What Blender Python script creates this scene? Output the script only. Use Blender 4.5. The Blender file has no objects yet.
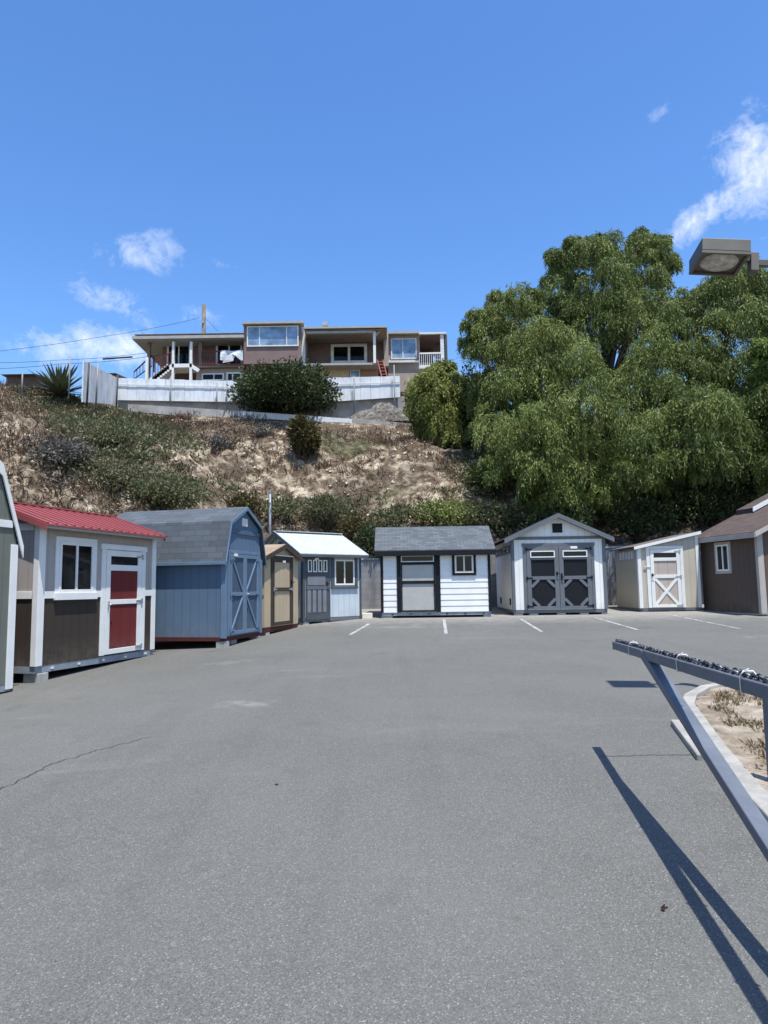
import bpy, math, random
import numpy as np
from mathutils import Vector, Matrix, noise as mnoise
random.seed(7); rng = np.random.default_rng(11)
S = bpy.context.scene
COL = S.collection

# ------------------------------------------------------------------ camera
FPX, EYE = 710.0, 1.65
PITCH, ROLL = math.atan(75/710.0), 0.0145
F = Vector((0, math.cos(PITCH), math.sin(PITCH)))
U0 = Vector((0, -math.sin(PITCH), math.cos(PITCH))); R0 = Vector((1, 0, 0))
UP = U0*math.cos(ROLL) + R0*math.sin(ROLL)
RT = R0*math.cos(ROLL) - U0*math.sin(ROLL)
CAM = Vector((0, 0, EYE))
cam_data = bpy.data.cameras.new("camera"); cam = bpy.data.objects.new("camera", cam_data); COL.objects.link(cam)
m = Matrix((RT, UP, -F)).transposed().to_4x4(); m.translation = CAM
cam.matrix_world = m
cam_data.sensor_fit = 'VERTICAL'; cam_data.sensor_height = 36.0; cam_data.lens = 36.0*FPX/1024
cam_data.clip_end = 2000; cam_data.clip_start = 0.05
S.camera = cam

def at(px, py, Y):                       # survey: the point seen in that direction at depth Y
    d = F + RT*((px-384)/FPX) - UP*((py-512)/FPX)
    return CAM + d*(Y/d.y)
def proj(P):
    d = Vector(P)-CAM; z = d.dot(F)
    return 384+FPX*d.dot(RT)/z, 512-FPX*d.dot(UP)/z
def gz(x, y):                            # the lot rises away from the camera and dips to the left
    return 0.035*y - min(0.05*max(0.0, -x-1.5), 0.35)
def on_lot(px, py):
    d = F + RT*((px-384)/FPX) - UP*((py-512)/FPX); lo, hi = 0.0, 200.0
    for _ in range(50):
        mid = (lo+hi)/2; P = CAM+d*mid
        if P.z > gz(P.x, P.y): lo = mid
        else: hi = mid
    return CAM+d*lo

# ------------------------------------------------------------------ materials
def srgb(*c): return tuple(c)+(1.0,)
class N:
    def __init__(s, name):
        s.m = bpy.data.materials.new(name); s.m.use_nodes = True; s.t = s.m.node_tree
        s.b = s.t.nodes["Principled BSDF"]; s.out = s.t.nodes["Material Output"]
    def n(s, typ, **kw):
        nd = s.t.nodes.new(typ)
        for k, v in kw.items():
            if hasattr(nd, k): setattr(nd, k, v)
            else: nd.inputs[k].default_value = v
        return nd
    def l(s, a, b): s.t.links.new(a, b)
    def math(s, op, a, b=None, clamp=False):
        nd = s.t.nodes.new('ShaderNodeMath'); nd.operation = op; nd.use_clamp = clamp
        for i, v in enumerate((a, b)):
            if v is None: continue
            if isinstance(v, (int, float)): nd.inputs[i].default_value = v
            else: s.l(v, nd.inputs[i])
        return nd.outputs[0]
    def ramp(s, fac, stops):
        nd = s.t.nodes.new('ShaderNodeValToRGB'); e = nd.color_ramp.elements
        while len(e) < len(stops): e.new(0.5)
        for el, (p, c) in zip(e, stops): el.position = p; el.color = c if len(c) == 4 else tuple(c)+(1,)
        s.l(fac, nd.inputs[0]); return nd.outputs[0]
    def mix(s, fac, a, b, typ='MIX'):
        nd = s.t.nodes.new('ShaderNodeMix'); nd.data_type = 'RGBA'; nd.blend_type = typ
        for i, v in ((0, fac), (6, a), (7, b)):
            if isinstance(v, (int, float)): nd.inputs[i].default_value = v
            elif isinstance(v, tuple): nd.inputs[i].default_value = v if len(v) == 4 else v+(1,)
            else: s.l(v, nd.inputs[i])
        return nd.outputs[2]
    def noise(s, vec, scale, detail=4, rough=.55, dist=0):
        nd = s.n('ShaderNodeTexNoise'); nd.inputs['Scale'].default_value = scale
        nd.inputs['Detail'].default_value = detail; nd.inputs['Roughness'].default_value = rough; nd.inputs['Distortion'].default_value = dist
        if vec is not None: s.l(vec, nd.inputs['Vector'])
        return nd.outputs['Fac']
    def bump(s, h, strength=.3, dist=.01):
        nd = s.n('ShaderNodeBump'); nd.inputs['Strength'].default_value = strength; nd.inputs['Distance'].default_value = dist
        s.l(h, nd.inputs['Height']); s.l(nd.outputs[0], s.b.inputs['Normal'])
def objco(k): return k.n('ShaderNodeTexCoord').outputs['Object']
def paint(name, c, rough=.55, var=.12, scale=3.0, metal=0.0, bump=.05):
    k = N(name); k.b.inputs['Specular IOR Level'].default_value = .18 if max(c) < .1 else .35; co = objco(k)
    f = k.noise(co, scale, 5); f2 = k.noise(co, scale*14, 3)
    dk = tuple(v*(1-var*1.6) for v in c); lt = tuple(min(1, v*(1+var)) for v in c)
    col = k.ramp(f, [(.3, dk), (.7, lt)])
    col = k.mix(k.math('MULTIPLY', f2, .25), col, tuple(v*.75 for v in c))
    k.l(col, k.b.inputs['Base Color']); k.b.inputs['Roughness'].default_value = rough; k.b.inputs['Metallic'].default_value = metal
    k.bump(f2, bump, .004); return k.m
def siding(name, c, pitch=.2, var=.08):  # grooved plywood siding
    k = N(name); co = objco(k); sp = k.n('ShaderNodeSeparateXYZ'); k.l(co, sp.inputs[0])
    u = k.math('ADD', sp.outputs[0], sp.outputs[1])
    fr = k.math('FRACT', k.math('MULTIPLY', u, 1/pitch))
    g = k.math('GREATER_THAN', k.math('ABSOLUTE', k.math('SUBTRACT', fr, .5)), .455)
    mp = k.n('ShaderNodeMapping'); mp.inputs['Scale'].default_value = (18, 18, 1.2); k.l(co, mp.inputs[0])
    gr = k.noise(mp.outputs[0], 2.0, 5); st = k.noise(co, 1.3, 4)
    col = k.ramp(st, [(.3, tuple(v*(1-var) for v in c)), (.7, tuple(min(1, v*(1+var)) for v in c))])
    col = k.mix(k.math('MULTIPLY', gr, .22), col, tuple(v*.72 for v in c))
    col = k.mix(k.math('MULTIPLY', g, .35), col, tuple(v*.5 for v in c))
    lowz = k.math('MULTIPLY', k.math('SUBTRACT', .55, sp.outputs[2]), 1.6, True)
    dn = k.ramp(k.noise(co, 5, 6, .7), [(.35, (0, 0, 0)), (.7, (1, 1, 1))])
    col = k.mix(k.math('MULTIPLY', k.math('MULTIPLY', lowz, dn), .45), col, (.24, .20, .16))
    k.l(col, k.b.inputs['Base Color']); k.b.inputs['Roughness'].default_value = .75; k.b.inputs['Specular IOR Level'].default_value = .25
    h = k.math('SUBTRACT', k.math('MULTIPLY', gr, .25), g); k.bump(h, .6, .01); return k.m
def shingle(name, c, ax='x', sc=1.0, var=.35):
    k = N(name); co = objco(k); sp = k.n('ShaderNodeSeparateXYZ'); k.l(co, sp.inputs[0])
    cb = k.n('ShaderNodeCombineXYZ')
    k.l(sp.outputs[0 if ax == 'x' else 1], cb.inputs[0])
    oth = sp.outputs[1 if ax == 'x' else 0]
    k.l(k.math('ADD', k.math('MULTIPLY', sp.outputs[2], 1.6), k.math('MULTIPLY', oth, .35)), cb.inputs[1])
    br = k.n('ShaderNodeTexBrick'); k.l(cb.outputs[0], br.inputs[0])
    br.inputs['Scale'].default_value = 1.0; br.inputs['Brick Width'].default_value = .30*sc; br.inputs['Row Height'].default_value = .17*sc
    br.inputs['Mortar Size'].default_value = .006; br.offset = .5
    br.inputs['Color1'].default_value = tuple(v*(1-var) for v in c)+(1,); br.inputs['Color2'].default_value = tuple(min(1, v*(1+var)) for v in c)+(1,)
    br.inputs['Mortar'].default_value = tuple(v*.35 for v in c)+(1,)
    f = k.noise(co, 90, 2); f1 = k.noise(co, 2.2, 4)
    col = k.mix(k.math('MULTIPLY', f, .5), br.outputs[0], tuple(v*.6 for v in c))
    col = k.mix(k.math('MULTIPLY', f1, .35), col, tuple(min(1, v*1.4) for v in c))
    k.l(col, k.b.inputs['Base Color']); k.b.inputs['Roughness'].default_value = .9
    k.bump(k.math('ADD', f, br.outputs['Fac']), .5, .01); return k.m
def glass(name, c=(.012, .014, .016), rough=.04):
    k = N(name); co = objco(k); f = k.noise(co, 1.5, 3)
    k.l(k.ramp(f, [(.35, tuple(v*.6 for v in c)), (.7, tuple(v*1.8 for v in c))]), k.b.inputs['Base Color'])
    k.b.inputs['Roughness'].default_value = rough; k.b.inputs['IOR'].default_value = 1.5; k.b.inputs['Specular IOR Level'].default_value = .22 if max(c) < .05 else .5; return k.m
def leafmat(name, c0, c1, c2, trans=.3, rough=.55):
    k = N(name); a = k.n('ShaderNodeAttribute', attribute_name='rnd')
    co = objco(k); f = k.noise(co, .55, 3)
    v = k.math('ADD', k.math('MULTIPLY', a.outputs['Fac'], .6), k.math('MULTIPLY', k.math('SUBTRACT', f, .3), .8), True)
    col = k.ramp(v, [(.1, c0), (.5, c1), (.95, c2)])
    k.l(col, k.b.inputs['Base Color']); k.b.inputs['Roughness'].default_value = rough; k.b.inputs['Specular IOR Level'].default_value = .25
    tr = k.n('ShaderNodeBsdfTranslucent'); k.l(col, tr.inputs[0])
    mx = k.n('ShaderNodeMixShader'); mx.inputs[0].default_value = trans
    k.l(k.b.outputs[0], mx.inputs[1]); k.l(tr.outputs[0], mx.inputs[2]); k.l(mx.outputs[0], k.out.inputs[0]); return k.m

M = {}
M['white'] = paint('white_paint', (.73, .72, .68), .5, .05)
M['offwhite'] = paint('weathered_white_paint', (.66, .66, .63), .6, .1)
M['black'] = paint('black_paint', (.010, .011, .014), .6, .1)
M['steel'] = paint('galvanised_steel', (.27, .30, .33), .5, .15, 5, .2)
M['redbrown'] = paint('red_brown_skid_paint', (.085, .026, .022), .7, .15)
M['grey_trim'] = paint('slate_trim_paint', (.125, .135, .148), .55, .08)
M['glass'] = glass('dark_window_glass', (.005, .006, .007))
M['skyglass'] = glass('house_window_glass', (.17, .25, .35), .05)  # blue base colour paints the sky's reflection into the panes
M['hardware'] = paint('black_hardware', (.02, .02, .022), .4, .1, 5, .5)
M['latch'] = paint('silver_latch_metal', (.55, .56, .58), .35, .1, 5, .8)
M['block'] = paint('concrete_block_grey', (.36, .35, .33), .9, .15, 6, 0, .4)

# ------------------------------------------------------------------ mesh building
class MB:
    def __init__(s): s.v = []; s.f = []; s.sm = set()
    def add(s, vs, fs, smooth=False):
        o = len(s.v); s.v += [tuple(p) for p in vs]
        for f in fs:
            if smooth: s.sm.add(len(s.f))
            s.f.append(tuple(i+o for i in f))
        return s
    def box(s, x0, x1, y0, y1, z0, z1):
        return s.add([(x0,y0,z0),(x1,y0,z0),(x1,y1,z0),(x0,y1,z0),(x0,y0,z1),(x1,y0,z1),(x1,y1,z1),(x0,y1,z1)],
                     [(0,3,2,1),(4,5,6,7),(0,1,5,4),(1,2,6,5),(2,3,7,6),(3,0,4,7)])
    def prism(s, poly, a, b, ax):        # poly: 2-D points; ax 'x': (y,z) extruded along x, 'y': (x,z) along y, 'z': (x,y) along z
        def P(p, t): return (t, p[0], p[1]) if ax == 'x' else (p[0], t, p[1]) if ax == 'y' else (p[0], p[1], t)
        n = len(poly); vs = [P(p, a) for p in poly]+[P(p, b) for p in poly]
        fs = [tuple(range(n)), tuple(range(2*n-1, n-1, -1))]+[(i, i+n, (i+1) % n+n, (i+1) % n) for i in range(n)]
        return s.add(vs, fs)
    def beam(s, p, q, w, h, up=(0, 0, 1)):
        p, q = Vector(p), Vector(q); d = (q-p).normalized(); u = Vector(up)
        a = d.cross(u)
        if a.length < 1e-4: a = d.cross(Vector((0, 1, 0)))
        a.normalize(); b = a.cross(d).normalized()
        vs = [c+a*sx*w/2+b*sy*h/2 for c in (p, q) for sx, sy in ((-1,-1),(1,-1),(1,1),(-1,1))]
        return s.add(vs, [(0,1,2,3),(7,6,5,4),(0,4,5,1),(1,5,6,2),(2,6,7,3),(3,7,4,0)])
    def tube(s, pts, rads, n=8, cap=True):
        pts = [Vector(p) for p in pts]; vs = []; fs = []
        for i, p in enumerate(pts):
            d = (pts[min(i+1, len(pts)-1)]-pts[max(i-1, 0)]).normalized()
            a = d.cross(Vector((.31, .2, .93)) if abs(d.z) < .9 else Vector((1, .1, 0))).normalized(); b = d.cross(a)
            r = rads[i] if isinstance(rads, (list, tuple)) else rads
            vs += [p+(a*math.cos(t)+b*math.sin(t))*r for t in (2*math.pi*k/n for k in range(n))]
        for i in range(len(pts)-1):
            for k in range(n):
                fs.append((i*n+k, i*n+(k+1) % n, (i+1)*n+(k+1) % n, (i+1)*n+k))
        s.add(vs, fs, True)
        if cap:
            o = len(s.v)-len(vs); s.f.append(tuple(o+k for k in range(n-1, -1, -1))); s.f.append(tuple(o+(len(pts)-1)*n+k for k in range(n)))
        return s
    def build(s, name, mat, parent=None, bevel=0):
        me = bpy.data.meshes.new(name); me.from_pydata(s.v, [], s.f); me.validate()
        import bmesh
        bm = bmesh.new(); bm.from_mesh(me); bmesh.ops.recalc_face_normals(bm, faces=bm.faces); bm.to_mesh(me); bm.free()
        if s.sm and len(me.polygons) == len(s.f): me.polygons.foreach_set('use_smooth', [i in s.sm for i in range(len(s.f))])
        me.materials.append(mat)
        o = bpy.data.objects.new(name, me); COL.objects.link(o)
        if parent: o.parent = parent
        if bevel:
            md = o.modifiers.new('bevel', 'BEVEL'); md.width = bevel; md.segments = 2; md.limit_method = 'ANGLE'
        return o
def tag(o, label=None, cat=None, group=None, kind=None):
    if label: o['label'] = label
    if cat: o['category'] = cat
    if group: o['group'] = group
    if kind: o['kind'] = kind
    return o
def thing(name, label, cat, loc=(0, 0, 0), rz=0.0, group=None):
    o = bpy.data.objects.new(name, None); COL.objects.link(o); o.location = loc; o.rotation_euler = (0, 0, rz); o.empty_display_size = .2
    return tag(o, label, cat, group)
def struct(o): o['kind'] = 'structure'; return o

def leaves(name, P, D, L, W, mat, parent=None, rnd=None, bend=.0):
    n = len(P); P = np.asarray(P, float); D = np.asarray(D, float); D /= np.linalg.norm(D, axis=1)[:, None]+1e-9
    rv = rng.normal(size=(n, 3)); A = np.cross(D, rv); A /= np.linalg.norm(A, axis=1)[:, None]+1e-9
    L = np.broadcast_to(L, n)[:, None]; W = np.broadcast_to(W, n)[:, None]
    V = np.stack([P, P+D*L*.45+A*W*.5, P+D*L, P+D*L*.45-A*W*.5], 1).reshape(-1, 3)
    me = bpy.data.meshes.new(name); me.vertices.add(4*n); me.vertices.foreach_set('co', V.ravel())
    me.loops.add(4*n); me.loops.foreach_set('vertex_index', np.arange(4*n, dtype=np.int32))
    me.polygons.add(n); me.polygons.foreach_set('loop_start', np.arange(0, 4*n, 4, dtype=np.int32))
    me.polygons.foreach_set('loop_total', np.full(n, 4, np.int32))
    me.update(calc_edges=True); me.validate()
    at_ = me.attributes.new('rnd', 'FLOAT', 'FACE'); at_.data.foreach_set('value', (rng.random(n) if rnd is None else rnd).astype(np.float32))
    me.materials.append(mat); o = bpy.data.objects.new(name, me); COL.objects.link(o)
    if parent: o.parent = parent
    return o

# ------------------------------------------------------------------ terrain
YT = ([-80, -30, -20, -13, -9, -5, -1.5, 40, 90], [-60, -8, 1, 9.5, 16, 22, 25.4, 25.4, 25.4])
def terr(x, y):
    yt = float(np.interp(x, *YT)); yc = 37.0+min(0, (x+12)*.9 if x < -12 else 0)
    yc = max(yc, yt+9)
    w = min(1.0, max(0.0, (x+5)/3.5)); zt = gz(x, yt)*(1-w)+(2.45+.02*x)*w
    zc = 10.25+min(.75, max(-.4, -x*.06))-min(.85, max(0, (-x-10)*.16))
    t = (y-yt)/(yc-yt)
    if t < 0: return gz(x, min(y, 25))-.25+max(t*2, -.5)*w*0
    if t <= 1:
        s = t+.10*math.sin(math.pi*t)-.035*math.sin(3*math.pi*t)
        z = zt+(zc-zt)*s
        amp = math.sin(math.pi*min(1, max(0, t)))
        q = Vector((x*.35, y*.35, 3.1)); z += amp*(.75*mnoise.noise(q)+.4*mnoise.noise(q*2.7)+.30*mnoise.noise(q*6.5)+.20*abs(mnoise.noise(q*13))+.10*mnoise.noise(q*26))
    else:
        z = zc+min(1.0, (y-yc)/5.5)*2.0+.01*(y-yc)
    return z
def hit(px, py, y0=10.0, y1=60.0, step=.15):  # where the sight line through a pixel meets the hill
    Y = y0
    while Y < y1:
        P = at(px, py, Y)
        if P.z < terr(P.x, P.y) and Y > float(np.interp(P.x, *YT))+.1: return P
        Y += step
    return at(px, py, y1)
def grid(name, xs, ys, fn, mat):
    V = [(x, y, fn(x, y)) for y in ys for x in xs]; nx = len(xs)
    Fc = [(j*nx+i, j*nx+i+1, (j+1)*nx+i+1, (j+1)*nx+i) for j in range(len(ys)-1) for i in range(nx-1)]
    me = bpy.data.meshes.new(name); me.from_pydata(V, [], Fc); me.polygons.foreach_set('use_smooth', [True]*len(Fc)); me.materials.append(mat)
    o = bpy.data.objects.new(name, me); COL.objects.link(o); return o

k = N('hillside_soil'); co = k.n('ShaderNodeNewGeometry').outputs['Position']
a = k.noise(co, .45, 6, .6, .4); b = k.noise(co, 2.2, 8, .65, .3); c = k.noise(co, 9, 6, .7); d = k.noise(co, .22, 4, .5)
soil = k.ramp(b, [(.37, (.058, .041, .030)), (.45, (.16, .115, .078)), (.525, (.36, .29, .205)), (.595, (.60, .51, .375))])
brush = k.ramp(c, [(.3, (.045, .038, .026)), (.5, (.12, .09, .062)), (.7, (.24, .18, .115))])
col = k.mix(k.ramp(a, [(.41, (0, 0, 0)), (.57, (1, 1, 1))]), brush, soil)
green = k.ramp(c, [(.3, (.025, .035, .015)), (.6, (.075, .085, .035))])
col = k.mix(k.ramp(d, [(.56, (0, 0, 0)), (.66, (.7, .7, .7))]), col, green)
k.l(col, k.b.inputs['Base Color']); k.b.inputs['Roughness'].default_value = 1.0; k.b.inputs['Specular IOR Level'].default_value = .1
k.bump(k.math('ADD', b, k.math('MULTIPLY', c, .6)), 1.0, .25); M['soil'] = k.m
xs = np.concatenate([np.arange(-80, -26, 3), np.arange(-26, 18, .19), np.arange(18, 80.1, 3)])
ys = np.concatenate([np.arange(-60, 6, 4), np.arange(6, 25.2, .4), [25.38], np.arange(25.45, 41, .19), np.arange(41, 43, .5), np.arange(43, 60, 2), np.arange(60, 200, 20)])
struct(grid('hillside', xs, ys, terr, M['soil']))

# ------------------------------------------------------------------ asphalt lot
k = N('asphalt'); co = k.n('ShaderNodeNewGeometry').outputs['Position']; sp = k.n('ShaderNodeSeparateXYZ'); k.l(co, sp.inputs[0])
vo = k.n('ShaderNodeTexVoronoi'); vo.inputs['Scale'].default_value = 170; k.l(co, vo.inputs['Vector'])
g1 = k.noise(co, 105, 5, .75); g2 = k.noise(co, .35, 5, .6, .3); g3 = k.noise(co, 3.2, 6, .65)
col = k.ramp(vo.outputs['Color'], [(.15, (.045, .045, .041)), (.5, (.114, .113, .100)), (.8, (.178, .176, .158)), (.93, (.42, .415, .38))])
fine = k.ramp(g1, [(.3, (.060, .060, .055)), (.7, (.165, .165, .152))])
col = k.mix(.45, col, fine)
col = k.mix(k.math('MULTIPLY', k.ramp(g2, [(.35, (0, 0, 0)), (.7, (1, 1, 1))]), .42), col, (.172, .170, .153))
col = k.mix(k.math('MULTIPLY', k.ramp(g3, [(.55, (0, 0, 0)), (.8, (1, 1, 1))]), .35), col, (.072, .075, .070))
mp = k.n('ShaderNodeMapping'); mp.inputs['Scale'].default_value = (.22, 1.1, 1); k.l(co, mp.inputs[0])
sc = k.noise(mp.outputs[0], 1.0, 6, .6, .6)
col = k.mix(k.math('MULTIPLY', k.ramp(sc, [(.60, (0, 0, 0)), (.78, (1, 1, 1))]), .45), col, (.22, .22, .20))
st1 = k.noise(co, .9, 3, .5, .2); st2 = k.noise(co, 6, 6, .7)
spot = k.ramp(k.math('ADD', k.math('MULTIPLY', st1, .8), k.math('MULTIPLY', st2, .2)), [(.62, (0, 0, 0)), (.70, (1, 1, 1))])
col = k.mix(k.math('MULTIPLY', spot, .28), col, (.052, .054, .052))
mp2 = k.n('ShaderNodeMapping'); mp2.inputs['Scale'].default_value = (1.6, .10, 1); mp2.inputs['Rotation'].default_value = (0, 0, .35); k.l(co, mp2.inputs[0])
tr_ = k.noise(mp2.outputs[0], 1.2, 4, .55, .3)
col = k.mix(k.math('MULTIPLY', k.ramp(tr_, [(.56, (0, 0, 0)), (.68, (1, 1, 1))]), .16), col, (.075, .077, .074))
sc2 = k.noise(co, .75, 8, .72, .6)
col = k.mix(k.math('MULTIPLY', k.ramp(sc2, [(.64, (0, 0, 0)), (.76, (1, 1, 1))]), .4), col, (.27, .268, .24))
for sx_, sy_, rx_, ry_, am in ((-1.66, 8.67, .55, .40, .34), (.45, 18.2, 1.6, .5, .30), (-2.7, 12.6, .8, .4, .2), (7.9, 14.8, 1.0, .35, .22)):
    dx_ = k.math('MULTIPLY', k.math('SUBTRACT', sp.outputs[0], sx_), 1/rx_); dy_ = k.math('MULTIPLY', k.math('SUBTRACT', sp.outputs[1], sy_), 1/ry_)
    dd = k.math('SUBTRACT', 1.0, k.math('ADD', k.math('MULTIPLY', dx_, dx_), k.math('MULTIPLY', dy_, dy_)), True)
    dd = k.math('MULTIPLY', k.math('ADD', dd, k.math('MULTIPLY', k.math('SUBTRACT', g3, .62), 4.5), True), k.math('MULTIPLY', dd, 2.0, True))
    col = k.mix(k.math('MULTIPLY', dd, am), col, (.34, .335, .30))
dust = k.math('ADD', k.math('MULTIPLY', k.math('SUBTRACT', sp.outputs[1], 18.6), .35), k.math('MULTIPLY', k.math('SUBTRACT', g3, .5), 1.8), True)
col = k.mix(k.math('MULTIPLY', dust, .5), col, (.36, .34, .30))
k.l(col, k.b.inputs['Base Color']); k.b.inputs['Roughness'].default_value = .93; k.b.inputs['Specular IOR Level'].default_value = .2
k.bump(k.math('ADD', vo.outputs['Distance'], g1), .55, .006); M['asphalt'] = k.m
lxs = np.arange(-40, 41, 1.0); lys = np.concatenate([np.arange(-60, 25, 1.0), [25.35]])
struct(grid('asphalt_lot', lxs, lys, gz, M['asphalt']))

def strip(name, pts, w, mat, lift=.006, jag=0.0, n=24):
    vs, fs = [], []; P = [Vector((p[0], p[1], 0)) for p in pts]; seg = []
    for i in range(len(P)-1):
        for j in range(n if i < len(P)-2 else n+1): seg.append(P[i].lerp(P[i+1], j/n))
    for i, p in enumerate(seg):
        d = (seg[min(i+1, len(seg)-1)]-seg[max(0, i-1)]).normalized(); nn = Vector((-d.y, d.x, 0))
        off = nn*(jag*3*mnoise.noise(Vector((i*.33, p.x*3, 0)))) if jag else Vector((0, 0, 0))
        ww = w*(1+ (jag and .6*mnoise.noise(Vector((i*.7, 5, 1)))))
        for sgn in (-1, 1):
            q = p+off+nn*ww/2*sgn; vs.append((q.x, q.y, gz(q.x, q.y)+lift))
        if i: fs.append((2*i-2, 2*i-1, 2*i+1, 2*i))
    return struct(MB().add(vs, fs).build(name, mat))
k = N('worn_line_paint'); co = k.n('ShaderNodeNewGeometry').outputs['Position']
f = k.noise(co, 7, 8, .75)
k.l(k.ramp(f, [(.43, (.17, .172, .165)), (.60, (.48, .48, .455))]), k.b.inputs['Base Color']); k.b.inputs['Roughness'].default_value = .8; M['line'] = k.m
for a_, b_ in (((350, 635), (369, 624)), ((446, 634), (444, 619.5)), ((542, 632), (520.5, 619)), ((638, 630), (594, 617.5)), ((740, 629), (673, 615.5))):
    p, q = on_lot(*a_), on_lot(*b_); strip('parking_line', [p, q], .08, M['line'], n=10)
M['tar'] = paint('crack_shadow_tar', (.060, .062, .059), .9, .1)
strip('pavement_crack', [on_lot(0, 790), on_lot(58, 762), on_lot(100, 750), on_lot(150, 737)], .011, M['tar'], jag=.022)
strip('pavement_crack', [on_lot(602, 757), on_lot(650, 755.5), on_lot(702, 755)], .010, M['tar'], jag=.006)  # this strip is a thin cast shadow painted as a dark line

# ------------------------------------------------------------------ sheds
def frame_of(A, d):
    return math.atan2(d[1], d[0])
class Shed:
    """local x runs along the front, y runs back, z up from the shed's base"""
    def __init__(s, name, label, A, B, z0, W=None):
        A, B = Vector(A), Vector(B); d = B-A; s.W = W or d.length; s.rz = math.atan2(d.y, d.x); s.z0 = z0
        s.o = thing(name, label, 'shed', (A.x, A.y, z0), s.rz); s.A = A; s.d = d.normalized(); s.bk = Vector((-s.d.y, s.d.x))
    def Z(s, z): return z-s.z0
    def wpt(s, x, y): p = s.A+s.d*x+s.bk*y; return p
    def part(s, name, mb, mat, bevel=.004, parent=None): return mb.build(name, mat, parent or s.o, bevel)
    def base(s, h, D, mat, inset=0.0):
        b = MB()
        b.box(inset, s.W-inset, 0.005, .06, 0, h); b.box(inset, s.W-inset, D-.06, D, 0, h)
        b.box(inset, inset+.05, .06, D-.06, 0, h); b.box(s.W-inset-.05, s.W-inset, .06, D-.06, 0, h)
        for i in range(1, 3): b.box(.06+inset, s.W-.06-inset, D*i/3-.04, D*i/3+.04, .01, h)
        s.part('base_frame', b, mat)
    def bolts(s, h, mat, n=5):
        for i in range(n): x = s.W*(i+.6)/n; s.part('joist_plate', MB().box(x-.03, x+.03, -.008, .004, h*.35, h*.62), mat, 0)
def rib(poly_lo, th):                     # roof cross-section: polyline thickened upward
    return list(poly_lo)+[(p[0], p[1]+th) for p in reversed(poly_lo)]
def board(mb, x0, x1, z0, z1, y0=-.02, y1=0.0): mb.box(x0, x1, y0, y1, z0, z1)
def fbeam(mb, p, q, w, y0, y1):           # slanted board lying on the front, between (x,z) points
    p, q = Vector(p), Vector(q); d = (q-p).normalized(); n = Vector((-d.y, d.x))*w/2
    mb.prism([p-n, q-n, q+n, p+n], y0, y1, 'y')
def window(sh, x0, x1, z0, z1, fw, fmat, lights=2, y=-.0, sill=False, casing=None, cw=.07):
    f = MB(); t = .035
    f.box(x0, x0+fw, y-t, y, z0, z1); f.box(x1-fw, x1, y-t, y, z0, z1)
    f.box(x0+fw, x1-fw, y-t, y, z0, z0+fw); f.box(x0+fw, x1-fw, y-t, y, z1-fw, z1)
    for i in range(1, lights):
        xm = x0+(x1-x0)*i/lights; f.box(xm-fw*.45, xm+fw*.45, y-t+.004, y, z0+fw, z1-fw)
    w = f.build('window', fmat, sh.o, .003)
    MB().box(x0+fw, x1-fw, y-.012, y-.002, z0+fw, z1-fw).build('pane', M['glass'], w)
    if casing:
        cb = MB(); cb.box(x0-cw, x0, y-.025, y, z0-cw, z1+cw); cb.box(x1, x1+cw, y-.025, y, z0-cw, z1+cw)
        cb.box(x0, x1, y-.025, y, z0-cw, z0); cb.box(x0, x1, y-.025, y, z1, z1+cw); cb.build('casing', casing, w, .003)
    if sill: MB().box(x0-.09, x1+.09, y-.06, y, z0-.12, z0).build('sill', fmat, w, .004)
    return w
def transom(door, x0, x1, z0, z1, fmat, y, fw=.03):
    f = MB(); f.box(x0, x0+fw, y-.02, y, z0, z1); f.box(x1-fw, x1, y-.02, y, z0, z1); f.box(x0+fw, x1-fw, y-.02, y, z0, z0+fw); f.box(x0+fw, x1-fw, y-.02, y, z1-fw, z1)
    f.build('transom_frame', fmat, door); MB().box(x0+fw, x1-fw, y-.010, y-.001, z0+fw, z1-fw).build('transom_pane', M['glass'], door)
def hinge(door, x, z, y, mat, dirn=1):
    MB().box(min(x, x+dirn*.17), max(x, x+dirn*.17), y-.012, y, z-.018, z+.018).box(x-.025, x+.025, y-.018, y, z-.045, z+.045).build('hinge', mat, door)
def handle(door, x, z, y, mat, w=.035, h=.12):
    MB().box(x-w/2, x+w/2, y-.02, y, z-h/2, z+h/2).tube([(x, y-.02, z), (x, y-.055, z), (x+.06, y-.06, z)], .012, 6).build('handle', mat, door)
def plate(sh, x, z, w=.14, h=.05, y=-.05):
    MB().box(x-w/2, x+w/2, y-.012, y, z-h/2, z+h/2).build('name_plate', M['white'], sh.o)
def corner(sh, x0, x1, z0, z1, mat, side=None, D=None, y=-.022):
    mb = MB().box(x0, x1, y, 0, z0, z1)
    if side == 'L': mb.box(x0-.022, x0, y, .085, z0, z1)
    if side == 'R': mb.box(x1, x1+.022, y, .085, z0, z1)
    return sh.part('corner_trim', mb, mat)
def gable_roof(sh, prof, y0, y1, th, mat, ax, fmat=None, fw=.12, ends=True, eaves=True):
    """prof: polyline in the cross-section (x,z) for ax 'y', (y,z) for ax 'x'; extruded y0..y1 along ax"""
    r = sh.part('roof', MB().prism(rib(prof, th), y0, y1, ax), mat, 0)
    if fmat:
        lo = [(p[0], p[1]-fw+th*.5) for p in prof]
        for a_, b_ in ((y0-.022, y0), (y1, y1+.022)):
            sh.part('rake_board', MB().prism(lo+[(p[0], p[1]+th*.75) for p in reversed(prof)], a_, b_, ax), fmat, 0)
    return r

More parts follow.
